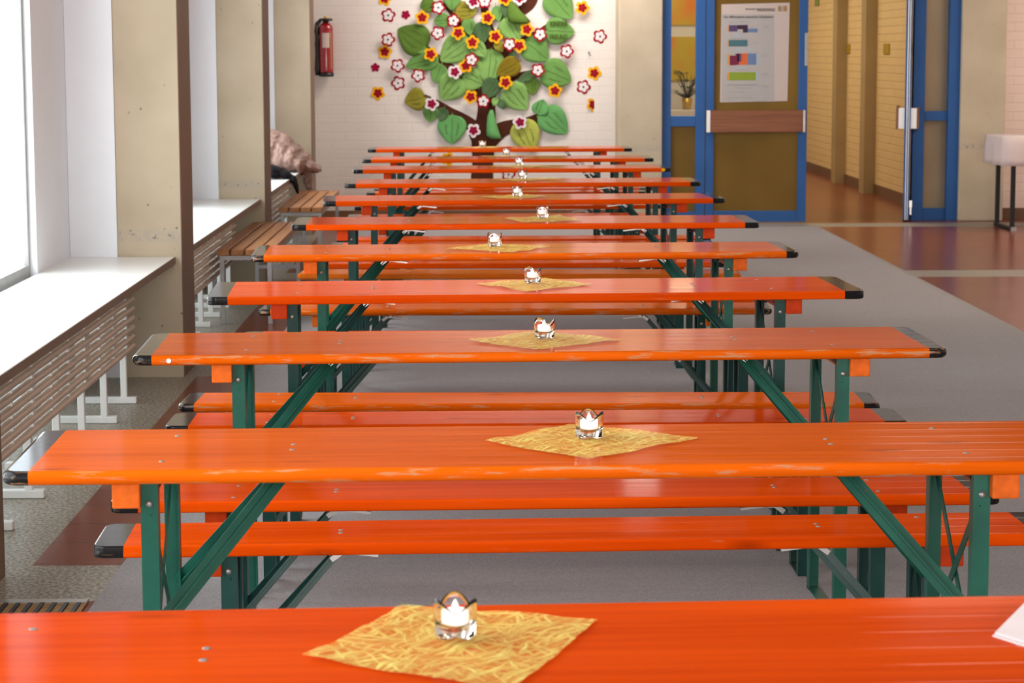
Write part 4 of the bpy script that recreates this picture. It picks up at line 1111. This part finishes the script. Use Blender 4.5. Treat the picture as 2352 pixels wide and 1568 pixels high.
FLO = [ # type, x, y, rotation, label
 ('Y', 884, -3, .2, 'yellow edged felt flower cut off by the top edge at far left'), ('W', 892, 35, .1, 'red edged white felt flower at the upper left, beside a small red star'),
 ('S', 932, 34, .4, 'small crimson felt star near the top left flowers'), ('Y', 970, 40.5, .0, 'yellow edged felt flower below the top left leaf'),
 ('W', 1007, 17.6, .3, 'red edged white felt flower at top left on the deep green leaf'), ('W', 1042, 47.6, .15, 'red edged white felt flower on the top left twig'),
 ('W', 892, 91, .25, 'red edged white felt flower touching a yellow one at far left'), ('Y', 884, 119, .1, 'yellow edged felt flower touching the white one at far left'),
 ('W', 1005.7, 76, .6, 'red edged white felt flower right of the large upper left leaf'), ('Y', 1052.5, 75.6, .5, 'yellow edged felt flower above the large light green leaf'),
 ('Y', 1085, 97, .0, 'yellow edged felt flower at the right corner of the large written leaf'), ('Y', 989.4, 124.4, .3, 'yellow edged felt flower on the stem of the upper left leaf'),
 ('S', 862, 155, .0, 'small crimson felt star, leftmost of all the flowers'), ('W', 913.8, 150.6, .4, 'red edged white felt flower below the large upper left leaf'),
 ('W', 960.8, 173, .6, 'red edged white felt flower beside the tucked under green leaf'), ('P', 1045, 165, .3, 'white edged red felt flower in the middle of the left branch'),
 ('Y', 1070, 151, .9, 'yellow edged felt flower half hidden under a white one'), ('W', 1083, 137, .2, 'red edged white felt flower overlapping a yellow one beside the trunk'),
 ('P', 1087, 4, .7, 'white edged red felt flower at the top left of centre'), ('W', 1113, 3.5, .0, 'red edged white felt flower at the top of the central twig'),
 ('Y', 1120, 41, .2, 'yellow edged felt flower on the thin upper trunk'), ('Y', 1160, -3, .3, 'yellow edged felt flower cut off above the folded leaf'),
 ('P', 1193, -4, .5, 'white edged red felt flower cut off by the top, right of folded leaf'), ('Y', 1138, 84, .3, 'yellow edged felt flower on the upper trunk fork'),
 ('W', 1170, 101.7, .5, 'red edged white felt flower overlapping a yellow one right of trunk'), ('Y', 1192.5, 105, .5, 'yellow edged felt flower under the white one right of trunk'),
 ('Y', 1210, 67.6, .2, 'yellow edged felt flower under the folded top leaf'), ('W', 1240, 79.3, .5, 'red edged white felt flower left of the lettered leaf'),
 ('Y', 1337, 18, .3, 'yellow edged felt flower alone at the top right'), ('W', 1378, 83.5, .3, 'red edged white felt flower, rightmost of all the flowers'),
 ('W', 1301, 117.6, .3, 'red edged white felt flower below the lettered leaf'), ('W', 1235, 161, .4, 'red edged white felt flower at the end of the right branch'),
 ('Y', 1365, 168, .3, 'yellow edged felt flower alone at right, below the wall hook'), ('Y', 1161, 189, .4, 'yellow edged felt flower below the bronze leaf'),
 ('W', 914.6, 190.6, .7, 'red edged white felt flower, lowest of the left column'), ('Y', 868, 214, .5, 'yellow edged felt flower, lowest on the left side'),
 ('P', 991.8, 238, .3, 'white edged red felt flower beside the olive leaf'), ('Y', 1081, 222, .6, 'yellow edged felt flower left of the lower trunk'),
 ('W', 1110, 231.7, .1, 'red edged white felt flower on the lower trunk'), ('P', 1087.5, 299, .5, 'white edged red felt flower at the foot of the lower left branch'),
 ('P', 1194, 280, .8, 'white edged red felt flower on the lower right branch'), ('Y', 1274, 208, .1, 'yellow edged felt flower on the large far right leaf'),
 ('W', 1340, 199.5, .3, 'red edged white felt flower at right between two yellow ones'), ('Y', 1361.5, 240, .4, 'crumpled yellow edged felt flower, lowest on the right side'),
 ('Y', 1029, 365, .3, 'yellow edged felt flower low on the wall behind the far tables'), ('W', 1168, 400, .2, 'red edged white felt flower low on the wall right of trunk foot')]
def petal_mesh(name, R, mat, dep, th=0.0022):
    n = 60; b = MB(); vs = []
    for yy in (-dep, -dep-th):
        for k in range(n):
            a = 2*PI*k/n; r = R*(0.66+0.34*abs(math.cos(2.5*a))**0.8)
            vs.append((r*math.sin(a), yy, r*math.cos(a)))
    vs += [(0, -dep, 0), (0, -dep-th-0.001, 0)]
    fs = []
    for k in range(n):
        k2 = (k+1) % n
        fs += [(k, k2, n+k2, n+k), (2*n, k2, k), (2*n+1, n+k, n+k2)]
    b.add(vs, fs)
    return b.mesh(name, mat)
RF = 16.8*MPX
FME = {}
for key, om, im in (('W', 'f_red', 'f_white'), ('Y', 'f_yel', 'f_red'), ('P', 'f_white', 'f_crim'), ('S', 'f_crim', None)):
    FME[key] = (petal_mesh('felt_flower', RF if im else RF*0.63, MAT[om], 0.0), petal_mesh('inner_petals', RF*(0.70 if key == 'W' else 0.62), MAT[im], 0.0028) if im else None)
EYE_M = MB(); e_ = MB().lathe([(0.0, 0.0065), (0.007, 0.0060), (0.009, 0.0045), (0.009, 0.0)], 12)
EYE_M.add([Matrix.Rotation(PI/2, 4, 'X') @ Vector(v) for v in e_.v], e_.f, True); EYE_ME = EYE_M.mesh('bead', MAT['f_eye'])
for i, (k, px, py, ro, lab) in enumerate(FLO):
    q = on_y(px, py, YT)
    crumple = 'crumpled' in lab
    o = bpy.data.objects.new('felt_flower', FME[k][0]); COL.objects.link(o); near = i != 2 and (any(math.hypot(px-(a[0]+a[2])/2, py-(a[1]+a[3])/2) < math.hypot(a[0]-a[2], a[1]-a[3])/2+22 for a in LEAF) or any(math.hypot(px-p[0], py-p[1]) < p[2]+34 for r in TR for p in r))
    o.location = (q.x, YT-((0.058+0.0002*i+{17: 0.01, 24: 0.01, 38: 0.01, 6: 0.0}.get(i, 0)) if near else (0.002+(0.009 if i == 7 else 0))), q.z)
    o.rotation_euler = (0, ro*1.3, 0.5 if crumple else random.uniform(-.06, .06))
    tag(o, lab, 'felt flower', 'felt flowers of the wall tree')
    if FME[k][1]:
        c = bpy.data.objects.new('inner_petals', FME[k][1]); COL.objects.link(c); c.parent = o
        e = bpy.data.objects.new('bead', EYE_ME); COL.objects.link(e); e.parent = o; e.location = (0, -0.0055, 0)
        if k != 'W': e.scale = (0.7, 0.7, 0.7)
hk = on_y(1353, 121, YT)
b = MB(); b.lathe([(0.012, 0.0), (0.012, 0.004), (0.0, 0.004)], 10); 
hb = MB(); hb.add([Matrix.Rotation(PI/2, 4, 'X') @ Vector(v) for v in b.v], b.f, True); hb.tube([(0, 0, 0), (0, -0.04, 0.005), (0.004, -0.055, -0.012), (0.01, -0.05, -0.03)], 0.006, 8)
ho = hb.build('wall_hook', MAT['bolt'], loc=(hk.x, YT-0.001, hk.z)); tag(ho, 'small grey wall hook in the bare bricks right of the tree', 'hook')

# ------------------------------------------------------------------ poster on the blue door
YP = YD+0.0265
def Pp(px, py): return on_y(px, py, YP)
def quad(b, pts, d0, d1):
    vs = []
    for d in (d0, d1):
        for p in pts:
            q = Pp(*p); vs.append((q.x, YP-d, q.z))
    b.add(vs, [(3, 2, 1, 0), (4, 5, 6, 7), (0, 1, 5, 4), (1, 2, 6, 5), (2, 3, 7, 6), (3, 0, 4, 7)])
    return b
po = quad(MB(), [(1657, 10), (1814, 6), (1808.5, 232), (1653.5, 235)], 0.0005, 0.0018).build('poster', MAT['paper'])
tag(po, 'white school chart poster with coloured bars on the blue door', 'poster')
def Z(x, y): return (1630+x/6.27, y/6.27)
def pblock(name, pts, mat, lvl=0.0026):
    quad(MB(), [Z(*p) for p in pts], 0.0018, lvl).build(name, MAT[mat], po)
def prect(name, x0, y0, x1, y1, mat, lvl=0.003): pblock(name, [(x0, y0), (x1, y0), (x1, y1), (x0, y1)], mat, lvl)
prect('grey_field', 172, 205, 932, 1462, 'paper_grey', 0.0022)
for x0, y0, x1, y1, m_ in ((258, 372, 274, 455, 'p_amber'), (276, 362, 400, 455, 'p_violet'), (400, 360, 478, 420, 'p_plum'), (478, 358, 550, 470, 'p_plum'), (550, 410, 690, 466, 'p_blue'),
                           (258, 585, 272, 668, 'p_amber'), (272, 574, 546, 668, 'p_teal'),
                           (222, 795, 244, 940, 'p_sky'), (250, 780, 288, 940, 'p_amber'), (288, 800, 372, 940, 'p_maroon'), (372, 772, 420, 935, 'p_maroon'), (400, 770, 455, 888, 'p_violet'), (420, 888, 455, 935, 'p_orange'), (455, 768, 545, 934, 'p_orange'), (545, 768, 672, 932, 'p_blue'), (676, 775, 704, 932, 'p_sky'),
                           (222, 1065, 240, 1158, 'p_sky'), (247, 1044, 282, 1156, 'p_amber'), (282, 1038, 664, 1156, 'p_green'), (670, 1040, 704, 1150, 'p_sky')):
    prect('printed_bar', x0, y0, x1, y1, m_)
pr_ = 0.0036
for x0, y0, x1, y1, m_ in ((985, 85, 1112, 162, 'p_gold'), (1030, 92, 1068, 150, 'paper'), (1040, 100, 1058, 140, 'p_blue')):
    prect('crest', x0, y0, x1, y1, m_, pr_); pr_ += 0.0006
for x0, y0, x1 in ((280, 322, 405), (430, 305, 515), (430, 318, 580), (590, 380, 650), (290, 556, 540), (620, 612, 690), (380, 1008, 570), (380, 1268, 600), (255, 1324, 510), (245, 1408, 615), (770, 372, 858), (770, 392, 852), (760, 795, 832), (760, 818, 832), (755, 1060, 838), (755, 1082, 858), (750, 1235, 856), (750, 1262, 846)):
    prect('text_line', x0, y0-4, x1, y0+4, 'p_mid')
for cx, cy in ((400, 507), (410, 705), (580, 700), (450, 968)):
    pblock('arrow', [(cx-70, cy+12), (cx, cy-14), (cx+5, cy-14), (cx+75, cy+12)], 'p_sky', 0.003)
def ptext(body, x, y, size, w_px, align='LEFT', mat='p_text'):
    q = Pp(*Z(x, y)); text(body, size, MAT[mat], po, (q.x, YP-0.0030, q.z), align=align, w_=w_px/6.27*YP/FPX)
ptext('Das differenzierte bayerische Schulsystem', 200, 258, 0.028, 708)
ptext('Bayerisches Staatsministerium für', 515, 138, 0.016, 425)
ptext('Unterricht und Kultus', 685, 160, 0.016, 255)
ptext('weitere Informationen zum Schulsystem', 258, 1228, 0.014, 430, mat='p_mid')

# ------------------------------------------------------------------ covered folding table at the far right
xt = on_y(2303, 350, 19.75).x
ft = empty('folding_table', (xt+0.9, 20.05, 0)); tag(ft, 'folding table with black steel legs against the right wall', 'table')
MB().box(-0.885, 0.885, -0.335, 0.335, 0.785, 0.81).build('tabletop', MAT['push_wood'], ft)
for sx in (-0.80, 0.80):
    for sy in (-0.29, 0.29):
        MB().box(sx-0.018, sx+0.018, sy-0.018, sy+0.018, 0.03, 0.785).build('leg', MAT['black'], ft)
    fb = MB().box(sx-0.02, sx+0.02, -0.34, 0.34, 0.002, 0.03).build('foot_bar', MAT['black'], ft)
    MB().box(sx-0.024, sx+0.024, -0.365, -0.325, 0.001, 0.036).build('end_cap', MAT['steel'], fb)
    MB().box(sx-0.012, sx+0.012, -0.272, 0.272, 0.68, 0.70).build('cross_rail', MAT['black'], ft)
MB().box(-0.78, 0.78, -0.30, -0.285, 0.60, 0.615).build('stretcher', MAT['black'], ft)
# cloth: top with drooping, slightly billowing sides
b = MB(); prof = [(0.0, 0.818), (0.0, 0.818)]
ringz = [(0.002, 0.822), (0.010, 0.815), (0.016, 0.76), (0.022, 0.69), (0.020, 0.62), (0.024, 0.57)]
pts0 = []
hx, hy = 0.895, 0.345
per = [(-hx+2*hx*k/24, -hy) for k in range(24)]+[(hx, -hy+2*hy*k/10) for k in range(10)]+[(hx-2*hx*k/24, hy) for k in range(24)]+[(-hx, hy-2*hy*k/10) for k in range(10)]
rings = []
for j, (o_, z) in enumerate(ringz):
    rg = []
    for k, (x, y) in enumerate(per):
        wv = 0.012*math.sin(k*1.3)*j/5
        rg.append((x+math.copysign(o_+wv, x)*(1 if abs(abs(x)-hx) < 1e-6 else 0), y+math.copysign(o_+wv, y)*(1 if abs(abs(y)-hy) < 1e-6 else 0), z))
    rings.append(rg)
n = len(per); vs = [v for r in rings for v in r]
b.add(vs, [(i*n+k, i*n+(k+1) % n, (i+1)*n+(k+1) % n, (i+1)*n+k) for i in range(len(rings)-1) for k in range(n)]+[tuple(range(n))], True)
tc = b.build('tablecloth', MAT['cloth'], loc=(xt+0.9, 20.05, 0)); so = tc.modifiers.new('thick', 'SOLIDIFY'); so.thickness = 0.003; so.offset = 1
tag(tc, 'pale linen tablecloth hanging over the folding table at far right', 'tablecloth')
